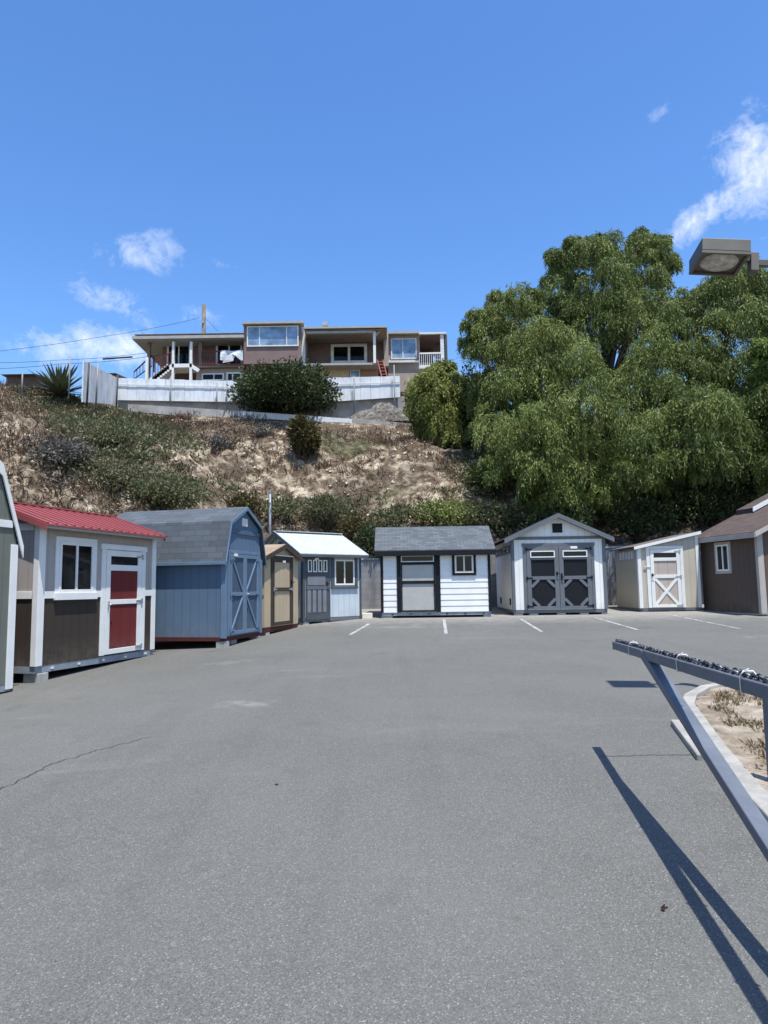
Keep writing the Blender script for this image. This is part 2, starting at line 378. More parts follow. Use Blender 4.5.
def mk_red():
    A = Vector((-5.63, 11.57)); B = A+Vector((.279, .960)).normalized()*3.2
    s = Shed('storage_shed', 'shed with a red metal roof, red panelled door and dark brown lower walls', A, B, .345)
    Z = s.Z; W, D = s.W, 2.1; zt = Z(2.76); zb = .115; belt = Z(1.60)
    up, lo, wh = siding('taupe_siding', (.375, .335, .305)), siding('dark_brown_siding', (.046, .034, .026)), M['white']
    M['redroof'] = paint('red_metal_roof', (.33, .088, .086), .4, .08, 2, .15)
    M['reddoor'] = siding('red_door_panel', (.135, .021, .019), .3)
    s.base(zb, D, M['steel']); s.bolts(zb, M['offwhite'])
    s.part('lower_wall', MB().box(0, W, 0, D, zb, belt), lo, 0)
    zr = Z(3.13)
    s.part('upper_wall', MB().prism([(0, belt), (D, belt), (D, zt), (D/2, zr), (0, zt)], 0, W, 'x'), up, 0)
    for bx_ in ((.13, 1.53, -.02, 0, belt-.06, belt+.06), (2.86, W-.11, -.02, 0, belt-.06, belt+.06), (-.02, 0, .11, D-.09, belt-.06, belt+.06), (-.02, 0, .11, D-.09, zt-.10, zt+.02)): s.part('belt_trim', MB().box(*bx_), wh)
    corner(s, -.0, .13, zb-.0, zt, wh, 'L'); corner(s, W-.11, W, zb-.0, zt, wh, 'R')
    oh = .26; sl = (zr-zt)/(D/2)
    prof = [(-oh, zt-sl*oh+.05), (D/2, zr+.05), (D+oh, zt-sl*oh+.05)]
    rf = gable_roof(s, prof, -.13, W-.03, .03, M['redroof'], 'x', M['redroof'], .09)
    ribs = MB()
    for i in range(17):
        x = -.12+(W+.14)*i/16
        for p, q in ((prof[0], prof[1]), (prof[1], prof[2])):
            ribs.beam((x, p[0], p[1]+.035), (x, q[0], q[1]+.035), .05, .03)
    ribs.build('roof_ribs', M['redroof'], rf)
    MB().box(-.13, W-.03, D/2-.12, D/2+.12, zr+.065, zr+.09).build('ridge_cap', M['redroof'], rf)
    s.part('fascia', MB().box(-.13, W-.03, -oh+.03, -oh+.05, zt-sl*oh+.005, zt-sl*oh+.05), up)
    window(s, .36+.08, 1.30, Z(1.63), Z(2.50), .055, wh, 2, 0, True, wh, .085)
    # door
    fr = MB().box(1.53, 1.65, -.028, 0, zb+.02, Z(2.42)).box(2.74, 2.86, -.028, 0, zb+.02, Z(2.42)).box(1.50, 2.89, -.036, 0, Z(2.42), Z(2.52))
    s.part('door_casing', fr, wh)
    d = MB(); y = -.03
    x0, x1, z0, z1 = 1.66, 2.73, zb+.03, Z(2.41)
    for bx in ((x0, x0+.12, z0, z1), (x1-.12, x1, z0, z1), (x0+.12, x1-.12, z0, z0+.09), (x0+.12, x1-.12, Z(1.40), Z(1.49)), (x0+.12, x1-.12, Z(2.03), Z(2.14)), (x0+.12, x1-.12, Z(2.30), z1)):
        d.box(bx[0], bx[1], y, 0, bx[2], bx[3])
    dr = s.part('door', d, wh)
    MB().box(x0+.12, x1-.12, -.012, 0, z0+.09, Z(1.40)).box(x0+.12, x1-.12, -.012, 0, Z(1.49), Z(2.03)).build('panel', M['reddoor'], dr)
    MB().box(x0+.12, x1-.12, -.012, 0, Z(2.14), Z(2.30)).build('transom_pane', M['glass'], dr)
    for zz in (z1-.1, Z(1.45), z0+.08): hinge(dr, x1, zz, -.032, M['latch'], -1)
    handle(dr, x0+.06, Z(1.40), -.032, M['latch']); plate(s, 2.15, Z(2.37), .2, .04, -.03)
    return s
def mk_grey():
    Bc = Vector((-5.62, 10.82)); d = Vector((.267, .964)).normalized(); A = Bc-d*2.44
    s = Shed('storage_shed', 'olive grey barn shed with white trim cut off by the left edge of the photo', A, Bc, .19); Z = s.Z; W, D = s.W, 3.0
    g = siding('olive_grey_siding', (.145, .152, .125)); s.base(.11, D, M['steel'])
    c = W/2; x1 = W+.0; ez = Z(2.42); bz = Z(3.50); bx = W-.39; pk = Z(4.05)
    prof = [(0, .11), (W, .11), (W, ez), (bx, bz), (c, pk), (W-bx, bz), (0, ez)]
    s.part('wall', MB().prism(prof, 0, D, 'y'), g, 0)
    rp = [(-.10, ez-.10), (W-bx-.03, bz+.03), (c, pk+.04), (bx+.03, bz+.03), (W+.10, ez-.10)]
    gable_roof(s, rp, -.03, D+.1, .04, shingle('charcoal_barn_shingle', (.10, .11, .12), 'y'), 'y', M['white'], .17)
    s.part('band_trim', MB().box(.0, W-.10, -.022, 0, Z(2.62), Z(2.73)), M['white'])
    corner(s, W-.11, W, 0.03, ez-.05, M['white'], 'R'); corner(s, 0, .11, 0.03, ez-.05, M['white'])
    dr = s.part('door', MB().box(.45, .57, -.03, 0, .13, Z(2.1)).box(1.45, 1.57, -.03, 0, .13, Z(2.1)).box(.57, 1.45, -.03, 0, .13, .23).box(.57, 1.45, -.03, 0, Z(2.0), Z(2.1)), M['white'])
    handle(dr, 1.5, 1.0, -.03, M['latch'])
    return s
def mk_blue():
    A = Vector((-3.38, 15.06)); d = Vector((.246, .969)).normalized()
    s = Shed('storage_shed', 'tall blue gambrel barn shed with crossed double doors and grey shingles', A, A+d*1.84, .565); Z = s.Z; W, D = s.W, 3.0
    bl = siding('blue_siding', (.095, .148, .212)); tr = paint('blue_trim', (.125, .19, .27), .5, .08); dk = siding('slate_blue_door', (.060, .092, .132), .3)
    s.base(.085, D, M['redbrown'])
    ez, bz, pk = Z(2.33), Z(3.05), Z(3.42); bx = .2
    s.part('wall', MB().prism([(0, .085), (W, .085), (W, ez), (W-bx, bz), (W/2, pk), (bx, bz), (0, ez)], 0, D, 'y'), bl, 0)
    rp = [(-.12, ez-.13), (bx-.06, bz+.035), (W/2, pk+.045), (W-bx+.06, bz+.035), (W+.12, ez-.13)]
    gable_roof(s, rp, -.07, D+.1, .035, shingle('blue_grey_shingle', (.072, .085, .097), 'y', 1.25, .30), 'y', tr, .07)
    s.part('eave_trim', MB().box(-.13, -.112, -.06, D+.09, ez-.16, ez-.09), tr)
    s.part('gable_band', MB().box(.13, W-.13, -.022, 0, Z(2.86), Z(2.95)), paint('dark_blue_trim', (.075, .115, .17)))
    v = s.part('gable_vent', MB().box(W/2-.14, W/2-.03, -.02, 0, Z(3.05), Z(3.23)).box(W/2+.03, W/2+.14, -.02, 0, Z(3.05), Z(3.23)).box(W/2-.03, W/2+.03, -.014, 0, Z(3.05), Z(3.23)), M['white'])
    for i in range(4): MB().box(W/2-.12, W/2+.12, -.026, -.02, Z(3.07)+i*.04, Z(3.085)+i*.04).build('louvre', M['offwhite'], v)
    corner(s, 0, .07, .06, ez, tr, 'L'); corner(s, W-.07, W, .06, ez, tr, 'R')
    zt = Z(2.42)
    s.part('door_casing', MB().box(.13, .20, -.025, 0, .1, zt).box(W-.20, W-.13, -.025, 0, .1, zt).box(.13, W-.13, -.025, 0, zt, zt+.07), tr)
    mid = W/2
    for x0, x1, hx in ((.205, mid-.006, 1), (mid+.006, W-.205, -1)):
        y = -.035; z0, z1 = .115, zt-.012; fw = .075
        f = MB().box(x0, x0+fw, y, 0, z0, z1).box(x1-fw, x1, y, 0, z0, z1).box(x0+fw, x1-fw, y, 0, z0, z0+fw).box(x0+fw, x1-fw, y, 0, z1-fw, z1)
        zm = (z0+z1)/2; f.box(x0+fw, x1-fw, y, 0, zm-.04, zm+.04)
        a0, a1 = x0+fw, x1-fw
        if hx == 1: f2 = [((a0, z1-fw), (a1, zm+.04)), ((a0, z0+fw), (a1, zm-.04))]
        else: f2 = [((a1, z1-fw), (a0, zm+.04)), ((a1, z0+fw), (a0, zm-.04))]
        for p, q in f2: fbeam(f, p, q, .06, y+.003, -.013)
        dr = s.part('door', f, tr); MB().box(a0, a1, -.012, 0, z0+fw, z1-fw).build('panel', dk, dr)
        for zz in (z0+.1, zm, z1-.1): hinge(dr, x0 if hx == 1 else x1, zz, y, tr, hx)
        if hx == -1: handle(dr, x0+.04, zm, y, M['latch'], .05, .08)
    plate(s, .42, zt-.03, .16, .06, -.04)
    return s
def mk_tan():
    A = Vector((-2.90, 17.15)); d = Vector((.298, .955)).normalized()
    s = Shed('storage_shed', 'small tan shed with dark brown trim squeezed beside the blue barn', A, A+d*1.95, .60); Z = s.Z; W, D = s.W, 1.9
    tn = siding('tan_siding', (.46, .365, .24)); dk = paint('dark_taupe_trim', (.058, .047, .037), .6)
    s.base(.125, D, M['redbrown']); ez, pk = Z(2.42), Z(2.72)
    s.part('wall', MB().prism([(0, .125), (W, .125), (W, ez), (W/2, pk), (0, ez)], 0, D, 'y'), tn, 0)
    sl = (pk-ez)/(W/2)
    rp = [(-.16, ez-.16*sl+.02), (W/2, pk+.02), (W+.16, ez-.16*sl+.02)]
    gable_roof(s, rp, -.10, D+.1, .035, shingle('tan_shingle', (.30, .225, .155), 'y', 1, .2), 'y', dk, .10)
    zt = Z(2.46); dk2 = dk
    fr = MB().box(.33, .43, -.025, 0, .14, zt).box(1.50, 1.60, -.025, 0, .14, zt).box(.43, 1.50, -.025, 0, zt-.09, zt); s.part('door_casing', fr, dk)
    s.part('drip_cap', MB().box(.31, 1.62, -.05, 0, zt+.002, zt+.03), M['white'])
    f = MB(); x0, x1, z0, z1 = .44, 1.49, .15, zt-.10; zm = Z(1.63)
    f.box(x0, x0+.05, -.035, 0, z0, z1).box(x1-.09, x1, -.035, 0, z0, z1).box(x0+.05, x1-.09, -.035, 0, z0, z0+.08).box(x0+.05, x1-.09, -.035, 0, z1-.05, z1).box(x0+.05, x1-.09, -.035, 0, zm-.045, zm+.045)
    dr = s.part('door', f, dk); MB().box(x0+.05, x1-.09, -.012, 0, z0+.08, z1-.05).build('panel', tn, dr)
    hinge(dr, x0, zm, -.036, M['latch'], 1); hinge(dr, x1, zm, -.036, M['latch'], -1); handle(dr, x1-.045, zm+.18, -.036, M['hardware'])
    plate(s, 1.0, z1-.03, .16, .06, -.04)
    return s
def mk_ltblue():
    A = Vector((-2.25, 19.6)); B = Vector((-.72, 20.9))
    s = Shed('storage_shed', 'pale blue shed with a light roof, grey dutch door and shuttered window', A, B, .72); Z = s.Z; W, D = s.W, 2.3
    lb = siding('pale_blue_siding', (.47, .525, .545)); tr = paint('blue_grey_trim', (.070, .085, .095), .55); dg = paint('charcoal_door', (.075, .08, .088), .5); pg = paint('grey_door_panel', (.17, .18, .20), .5)
    rfm = shingle('pale_roof_shingle', (.40, .43, .415), 'x', 1, .07)
    s.base(.11, D, M['grey_trim']); ez = Z(2.63); pk = Z(3.22)
    s.part('wall', MB().prism([(0, .11), (D, .11), (D, ez), (D/2, pk), (0, ez)], 0, W, 'x'), lb, 0)
    sl = (pk-ez)/(D/2); oh = .2
    gable_roof(s, [(-oh, ez-oh*sl+.04), (D/2, pk+.04), (D+oh, ez-oh*sl+.04)], -.22, W+.16, .03, rfm, 'x', tr, .11)
    s.part('ridge_cap', MB().box(-.2, W+.14, D/2-.12, D/2+.12, pk+.062, pk+.085), rfm)
    s.part('fascia', MB().box(-.2, W+.14, -oh-.018, -oh+.004, ez-oh*sl-.03, ez-oh*sl+.05), tr)
    MB().box(-.02, 0, D/2-.16, D/2+.12, Z(2.86), Z(2.98)).build('gable_vent', M['black'], s.o)
    corner(s, 0, .06, .03, ez-.02, tr, 'L'); corner(s, W-.045, W, .03, ez-.02, tr, 'R')
    u = W/2.09
    # door
    x0, x1, z0, z1 = .08, .86*u, .06, Z(2.55)
    dr = s.part('door', MB().box(x0, x1, -.03, 0, z0, z1), dg)
    for i in range(4):
        a = x0+.05+i*.175; f = MB().box(a, a+.03, -.05, -.03, Z(2.09), Z(2.43)).box(a+.10, a+.13, -.05, -.03, Z(2.09), Z(2.43)).box(a+.03, a+.10, -.05, -.03, Z(2.09), Z(2.12)).box(a+.03, a+.10, -.05, -.03, Z(2.40), Z(2.43))
        w = f.build('window', M['white'], dr); MB().box(a+.03, a+.10, -.04, -.031, Z(2.12), Z(2.40)).build('pane', M['glass'], w)
    pb = MB().box(x0+.05, x1-.10, -.038, -.03, Z(1.73), Z(1.98))
    for i in range(4): pb.box(x0+.04+i*.175, x0+.15+i*.175, -.038, -.03, Z(.98), Z(1.60))
    pb.build('panel', pg, dr)
    MB().box(x0, x1, -.045, -.03, Z(1.61), Z(1.71)).build('ledge', paint('slate_ledge', (.10, .11, .135)), dr)
    handle(dr, x1-.05, Z(1.76), -.032, M['hardware'])
    s.part('door_casing', MB().box(x0-.02, x1+.09, -.04, 0, z1, z1+.03), M['offwhite'])
    s.part('door_post', MB().box(x1+.002, x1+.075, -.028, 0, .06, z1-.002), tr)
    window(s, 1.10*u, 1.84*u, Z(1.72), Z(2.45), .045, M['white'], 2)
    for a, b in ((.97*u, 1.085*u), (1.855*u, 1.965*u)): s.part('shutter', MB().box(a, b, -.03, 0, Z(1.68), Z(2.5)), tr)
    s.part('flower_box', MB().box(.97*u, 1.965*u, -.055, 0, Z(1.62), Z(1.675)), tr)
    plate(s, .42, Z(2.46), .14, .05, -.052)
    return s
def mk_lap():
    A = Vector((-.11, 21.05)); B = Vector((3.09, 21.0))
    s = Shed('storage_shed', 'white lap-sided shed with black trim, grey door panels and grey shingle roof', A, B, .80); Z = s.Z; W, D = s.W, 2.4
    lapm = paint('white_lap_paint', (.75, .745, .71), .5, .04); pn = paint('warm_grey_panel', (.40, .395, .365), .6, .05)
    zb = .10; s.base(zb, D, M['steel']); s.bolts(zb, M['hardware'], 6); ez = Z(2.70); pk = Z(3.38)
    s.part('wall', MB().prism([(0, zb), (D, zb), (D, ez), (D/2, pk), (0, ez)], 0, W, 'x'), lapm, 0)
    for a, b in ((.06, .46), (1.74, W-.055)):
        lap = MB(); n = 10; h = (ez-.06-zb)/n
        for i in range(n):
            z = zb+i*h
            lap.prism([(0, z), (-.017, z), (-.004, z+h-.002), (0, z+h-.002)], a, b, 'x')
        s.part('lap_siding', lap, lapm, 0)
    oh = .20; sl = (pk-ez)/(D/2)
    gable_roof(s, [(-oh, ez-oh*sl+.10), (D/2, pk+.10), (D+oh, ez-oh*sl+.10)], -.18, W+.16, .035, shingle('grey_shingle', (.085, .097, .105), 'x', .75, .38), 'x', M['black'], .1)
    s.part('fascia', MB().box(-.18, W+.16, -oh-.018, -oh+.004, ez-oh*sl-.04, ez-oh*sl+.11), M['black'])
    s.part('frieze', MB().box(-.0, W, -.036, 0, ez-.06, ez+.05), M['black'])
    corner(s, -.0, .06, zb, ez-.06, M['black'], 'L', y=-.038); corner(s, W-.055, W, zb, ez-.06, M['black'], 'R', y=-.038)
    fr = MB().box(.46, .58, -.042, 0, zb, ez-.06).box(1.60, 1.74, -.042, 0, zb, ez-.06).box(.58, 1.60, -.042, 0, Z(2.62), ez-.06); s.part('door_casing', fr, M['black'])
    x0, x1, z0, z1 = .59, 1.59, zb+.01, Z(2.61)
    f = MB().box(x0, x0+.03, -.05, 0, z0, z1).box(x1-.04, x1, -.05, 0, z0, z1).box(x0+.03, x1-.04, -.05, 0, z0, Z(.96)).box(x0+.03, x1-.04, -.05, 0, Z(1.73), Z(1.82)).box(x0+.03, x1-.04, -.05, 0, Z(2.29), z1)
    dr = s.part('door', f, M['black']); MB().box(x0+.03, x1-.04, -.02, 0, Z(.96), Z(1.73)).box(x0+.03, x1-.04, -.02, 0, Z(1.82), Z(2.29)).build('panel', pn, dr)
    transom(dr, x0+.0, x1-.03, Z(2.37), Z(2.56), M['offwhite'], -.051, .028); plate(s, 1.08, Z(2.60), .2, .07, -.055)
    handle(dr, x1-.02, Z(1.70), -.051, M['hardware'])
    window(s, 2.17, 2.72, Z(2.03), Z(2.57), .05, M['offwhite'], 2, -.036, False, M['black'], .075)
    return s
def mk_gab():
    A = Vector((3.82, 21.35)); B = Vector((6.60, 21.30))
    s = Shed('storage_shed', 'white gable-front shed with grey trim and dark octagon-panelled double doors', A, B, .81); Z = s.Z; W, D = s.W, 3.5
    wh = siding('bright_white_siding', (.77, .755, .70)); g = M['grey_trim']; dk = paint('charcoal_panel', (.011, .012, .015), .6)
    zb = .10; s.base(zb, D, g); ez, pk = Z(3.02), Z(3.66)
    s.part('wall', MB().prism([(0, zb), (W, zb), (W, ez), (W/2, pk), (0, ez)], 0, D, 'y'), wh, 0)
    sl = (pk-ez)/(W/2); oh = .24
    gable_roof(s, [(-oh, ez-oh*sl+.09), (W/2, pk+.09), (W+oh, ez-oh*sl+.09)], -.2, D+.15, .03, shingle('black_shingle', (.05, .052, .056), 'y'), 'y', g, .13)
    s.part('gable_band', MB().box(0, W, -.03, 0, ez-.02, ez+.07), g)
    corner(s, 0, .07, zb, ez-.02, g, 'L'); corner(s, W-.08, W, zb, ez-.02, g, 'R')
    v = MB().box(W/2-.15, W/2+.15, -.02, 0, Z(3.2), Z(3.48)); s.part('gable_vent', v, M['black'])
    s.part('side_vent_band', MB().box(-.028, 0, .12, D-.1, Z(2.62), Z(2.86)), g)
    for i in range(4):
        y = .55+i*.75; s.part('side_window', MB().box(-.036, -.028, y-.13, y+.13, Z(2.66), Z(2.82)), M['glass'], 0)
    for y in (.5, 2.5): s.part('floor_vent', MB().box(-.02, 0, y-.11, y+.11, Z(1.05), Z(1.25)), M['black'], 0)
    zt = Z(2.80); x0, x1 = .42, 2.36
    s.part('door_casing', MB().box(x0-.09, x0, -.03, 0, zb, zt).box(x1, x1+.09, -.03, 0, zb, zt).box(x0-.12, x1+.12, -.036, 0, zt, zt+.09), g)
    mid = (x0+x1)/2
    for a, b, hx in ((x0+.008, mid-.006, 1), (mid+.006, x1-.008, -1)):
        y = -.04; z0, z1 = zb+.02, zt-.01; fw = .13
        f = MB().box(a, a+fw, y, 0, z0, z1).box(b-fw, b, y, 0, z0, z1).box(a+fw, b-fw, y, 0, z0, z0+.08).box(a+fw, b-fw, y, 0, Z(1.80), Z(1.90)).box(a+fw, b-fw, y, 0, Z(2.39), z1)
        p0, p1, q0, q1 = a+fw, b-fw, z0+.08, Z(1.80); c = .22
        for P, Q in (((p0, q0+c), (p0+c, q0)), ((p1, q0+c), (p1-c, q0)), ((p0, q1-c), (p0+c, q1)), ((p1, q1-c), (p1-c, q1))): fbeam(f, P, Q, .085, y+.003, -.012)
        dr = s.part('door', f, g); MB().box(p0, p1, -.012, 0, q0, q1).box(p0, p1, -.012, 0, Z(1.90), Z(2.39)).build('panel', dk, dr)
        transom(dr, a+fw-.02, b-fw+.02, Z(2.46), Z(2.66), M['white'], y, .03)
        for zz in (z0+.08, Z(1.85), z1-.08): hinge(dr, a if hx == 1 else b, zz, y, M['hardware'], hx)
        handle(dr, (b-.06) if hx == 1 else (a+.06), Z(1.98 if hx == 1 else 1.88), y, M['hardware'], .05, .2 if hx == -1 else .1)
    plate(s, 1.85, Z(2.75), .2, .07, -.044)
    return s
def mk_bei():
    A = Vector((7.85, 22.05)); B = Vector((9.74, 22.10))
    s = Shed('storage_shed', 'beige lean-to shed with white trim and a cross-braced door', A, B, .80); Z = s.Z; W, D = s.W, 2.0
    be = siding('beige_siding', (.47, .42, .335)); wh = M['white']; pn = siding('door_beige_panel', (.44, .375, .315), .3)
    zb = .085; s.base(zb, D, M['grey_trim']); zl, zr = Z(2.75), Z(3.16)
    s.part('wall', MB().prism([(0, zb), (W, zb), (W, zr), (0, zl)], 0, D, 'y'), be, 0)
    sl = (zr-zl)/W
    s.part('roof', MB().prism(rib([(-.15, zl-.15*sl+.03), (W+.08, zr+.08*sl+.03)], .035), -.10, D+.1, 'y'), shingle('brown_lean_to_shingle', (.13, .105, .09), 'y'), 0)
    s.part('rake_board', MB().prism([(-.15, zl-.15*sl-.03), (W+.08, zr+.08*sl-.03), (W+.08, zr+.08*sl+.06), (-.15, zl-.15*sl+.06)], -.125, -.102, 'y'), wh, 0)
    corner(s, 0, .09, zb, zl-.02, wh, 'L'); corner(s, W-.08, W, zb, zr-.02, wh, 'R')
    b = MB().box(-.02, 0, .25, 1.6, Z(2.38), Z(2.70)); v = s.part('side_vent_band', b, be)
    for i in range(5): MB().box(-.03, -.02, .36+i*.25, .50+i*.25, Z(2.42), Z(2.66)).build('slot_window', M['offwhite'], v)
    zt = Z(2.70)
    s.part('door_casing', MB().box(.25, .36, -.028, 0, zb+.01, zt).box(1.31, 1.41, -.028, 0, zb+.01, zt).box(.25, 1.41, -.032, 0, zt, zt+.09), wh)
    x0, x1, z0, z1 = .37, 1.30, zb+.02, zt-.01; f = MB(); y = -.036
    f.box(x0, x0+.11, y, 0, z0, z1).box(x1-.11, x1, y, 0, z0, z1).box(x0+.11, x1-.11, y, 0, z0, z0+.08).box(x0+.11, x1-.11, y, 0, Z(1.80), Z(1.90)).box(x0+.11, x1-.11, y, 0, Z(2.33), Z(2.43)).box(x0+.11, x1-.11, y, 0, Z(2.58), z1)
    p0, p1, q0, q1 = x0+.11, x1-.11, z0+.08, Z(1.80)
    fbeam(f, (p0, q0), (p1, q1), .085, y+.003, -.012); fbeam(f, (p0, q1), (p1, q0), .085, y+.005, -.012)
    dr = s.part('door', f, wh); MB().box(p0, p1, -.012, 0, q0, q1).box(p0, p1, -.012, 0, Z(1.90), Z(2.33)).build('panel', pn, dr)
    MB().box(p0, p1, -.012, 0, Z(2.43), Z(2.58)).build('transom_pane', M['glass'], dr)
    for zz in (z0+.06, Z(1.85), z1-.06): hinge(dr, x1, zz, y, M['latch'], -1)
    handle(dr, x0+.04, Z(1.90), y, M['hardware'], .05, .08); MB().box(.16, .36, -.05, -.028, Z(2.14), Z(2.17)).build('latch_bar', M['offwhite'], dr)
    return s
def mk_brown():
    A = Vector((10.42, 19.85)); d = Vector((.985, .174)).normalized()
    s = Shed('storage_shed', 'large brown shed with pale trim and a sliding side window at the right edge', A, A+d*6.2, .72); Z = s.Z; W, D = s.W, 2.6
    br = siding('brown_siding', (.105, .074, .056)); tr = paint('pale_taupe_trim', (.40, .36, .315), .6, .06); sh = shingle('brown_roof_shingle', (.082, .058, .049), 'y', 1, .3)
    zb = .04; s.base(zb, D, tr); ez = Z(3.02); pk = ez+W/2*.47
    s.part('wall', MB().prism([(0, zb), (W, zb), (W, ez), (W/2, pk), (0, ez)], 0, D, 'y'), br, 0)
    oh = .22
    gable_roof(s, [(-oh, ez-oh*.47+.07), (W/2, pk+.07), (W+oh, ez-oh*.47+.07)], -.22, D+.2, .04, sh, 'y', tr, .13)
    s.part('fascia', MB().box(-oh-.02, -oh+.003, -.22, D+.2, ez-oh*.47-.05, ez-oh*.47+.09), tr)
    rr = s.part('raised_roof', MB().prism([(1.4, ez+.47*1.4+.115), (W/2, pk+.115), (W-1.4, ez+.47*1.4+.115), (W-1.4, ez+.47*1.4+.26), (W/2, pk+.26), (1.4, ez+.47*1.4+.26)], 1.85, D+.1, 'y'), sh, 0)
    MB().prism([(1.35, ez+.47*1.35+.15), (W/2, pk+.15), (W-1.35, ez+.47*1.35+.15), (W-1.35, ez+.47*1.35+.29), (W/2, pk+.29), (1.35, ez+.47*1.35+.29)], 1.82, 1.847, 'y').build('rake_board', M['white'], rr)
    corner(s, 0, .16, zb, ez-.02, tr, 'L'); corner(s, W-.16, W, zb, ez-.02, tr, 'R')
    # window on the side wall that faces the lot
    y0, y1, z0, z1 = 1.22, 1.80, Z(1.98), Z(2.77); f = MB(); t = .04
    f.box(-t, 0, y0, y0+.05, z0, z1).box(-t, 0, y1-.05, y1, z0, z1).box(-t, 0, y0+.05, y1-.05, z0, z0+.05).box(-t, 0, y0+.05, y1-.05, z1-.05, z1).box(-t+.004, 0, (y0+y1)/2-.025, (y0+y1)/2+.025, z0+.05, z1-.05)
    w = f.build('window', M['white'], s.o, .003); MB().box(-.014, -.002, y0+.05, y1-.05, z0+.05, z1-.05).build('pane', M['glass'], w)
    MB().box(-.03, 0, y0-.08, y0, z0-.08, z1+.08).box(-.03, 0, y1, y1+.08, z0-.08, z1+.08).box(-.03, 0, y0, y1, z1, z1+.08).box(-.03, 0, y0, y1, z0-.08, z0).build('casing', tr, w, .003)
    return s
SH = {n: fn() for n, fn in dict(grey=mk_grey, red=mk_red, blue=mk_blue, tan=mk_tan, lt=mk_ltblue, lap=mk_lap, gab=mk_gab, bei=mk_bei, brown=mk_brown).items()}

# concrete blocks the sheds stand on
def block(sh, x, y, w, label, dy=.19):
    s = SH[sh]; p = s.wpt(x, y); g = gz(p.x, p.y)
    b = MB().box(-w/2, w/2, -dy/2, dy/2, -.02, s.z0-g-.004).build('concrete_block', M['block'], None, .008)
    b.location = (p.x, p.y, g); b.rotation_euler = (0, 0, s.rz)
    tag(b, label, 'block', 'concrete blocks under the sheds')
block('red', .16, .12, .22, 'pale concrete block under the near corner of the red-roofed shed', .3)
block('red', 3.0, .3, .3, 'concrete block under the far corner of the red-roofed shed')
block('blue', .12, .10, .22, 'tall concrete block under the near corner of the blue barn shed', .2)
block('blue', .70, .22, .3, 'low concrete block under the crossed doors of the blue barn shed')
block('blue', 1.75, .10, .2, 'concrete block under the far front corner of the blue barn shed')
block('tan', .2, .1, .2, 'concrete block under the near corner of the small tan shed')
block('tan', 1.8, .1, .2, 'concrete block under the far corner of the small tan shed')
block('lt', .10, .1, .2, 'concrete block under the door edge of the pale blue shed beside the tan shed')
block('lt', .75, .12, .18, 'small pale block under the pale blue shed below its door post')
block('lt', 1.38, .12, .18, 'small pale block under the pale blue shed below its window')
block('lt', 1.98, .15, .25, 'concrete block under the window-side corner of the pale blue shed')
block('lap', .15, .12, .34, 'concrete block under the door end of the white lap-sided shed')
block('lap', 3.15, .12, .34, 'concrete block under the window end of the white lap-sided shed')
for x, lb in ((.15, 'block under the corner of the white gable shed nearest the lap-sided shed'), (.60, 'block under the hinge side of the first octagon door of the white gable shed'), (1.42, 'block under the middle of the double doors of the white gable shed'), (2.1, 'block under the second octagon door of the white gable shed'), (2.74, 'block under the corner of the white gable shed nearest the beige shed')):
    block('gab', x, .12, .26, 'concrete '+lb)
for x, lb in ((.15, 'block under the low corner of the beige lean-to shed'), (1.0, 'block under the cross-braced door of the beige lean-to shed'), (1.85, 'block under the tall corner of the beige lean-to shed')):
    block('bei', x, .12, .22, 'concrete '+lb)
p = on_lot(366, 618.5); b = MB().box(-.17, .17, -.1, .1, -.01, .16).build('loose_block', paint('cream_block', (.62, .56, .46), .9, .1), None, .015); b.location = p; b.rotation_euler = (0, 0, .5)
tag(b, 'loose cream block lying beside the pale blue shed by the grey wall', 'block')

# ------------------------------------------------------------------ retaining wall
k = N('grey_block_wall'); co = k.n('ShaderNodeNewGeometry').outputs['Position']; sp = k.n('ShaderNodeSeparateXYZ'); k.l(co, sp.inputs[0]); cb = k.n('ShaderNodeCombineXYZ'); k.l(sp.outputs[0], cb.inputs[0]); k.l(sp.outputs[2], cb.inputs[1])
br = k.n('ShaderNodeTexBrick'); k.l(cb.outputs[0], br.inputs[0]); br.inputs['Scale'].default_value = 1; br.inputs['Brick Width'].default_value = .4; br.inputs['Row Height'].default_value = .2; br.inputs['Mortar Size'].default_value = .006
for nme, v in (('Color1', (.20, .20, .20, 1)), ('Color2', (.25, .25, .245, 1)), ('Mortar', (.15, .15, .15, 1))): br.inputs[nme].default_value = v
mp = k.n('ShaderNodeMapping'); mp.inputs['Scale'].default_value = (2.5, 1, .5); k.l(co, mp.inputs[0]); st = k.noise(mp.outputs[0], 1.3, 6)
k.l(k.mix(k.ramp(st, [(.45, (0, 0, 0)), (.7, (.7, .7, .7))]), br.outputs[0], (.10, .095, .09)), k.b.inputs['Base Color']); k.b.inputs['Roughness'].default_value = .95; k.bump(br.outputs['Fac'], -.4, .01); M['blockwall'] = k.m
w = MB()
for x0, x1, z1 in ((-4.4, 3.4, 2.62), (3.4, 16, 2.92)): w.box(x0, x1, 25.36, 25.6, gz(0, 25.3)-.3, z1)
t = thing('retaining_wall', 'grey concrete block retaining wall along the foot of the hillside behind the sheds', 'wall', (3, 25.36, .6))
o = w.build('wall', M['blockwall'], t); o.location = (-3, -25.36, -.6)
o = MB().box(-4.42, 3.4, 25.33, 25.62, 2.622, 2.68).box(3.4, 16, 25.33, 25.62, 2.922, 2.98).build('coping', M['block'], t); o.location = (-3, -25.36, -.6)

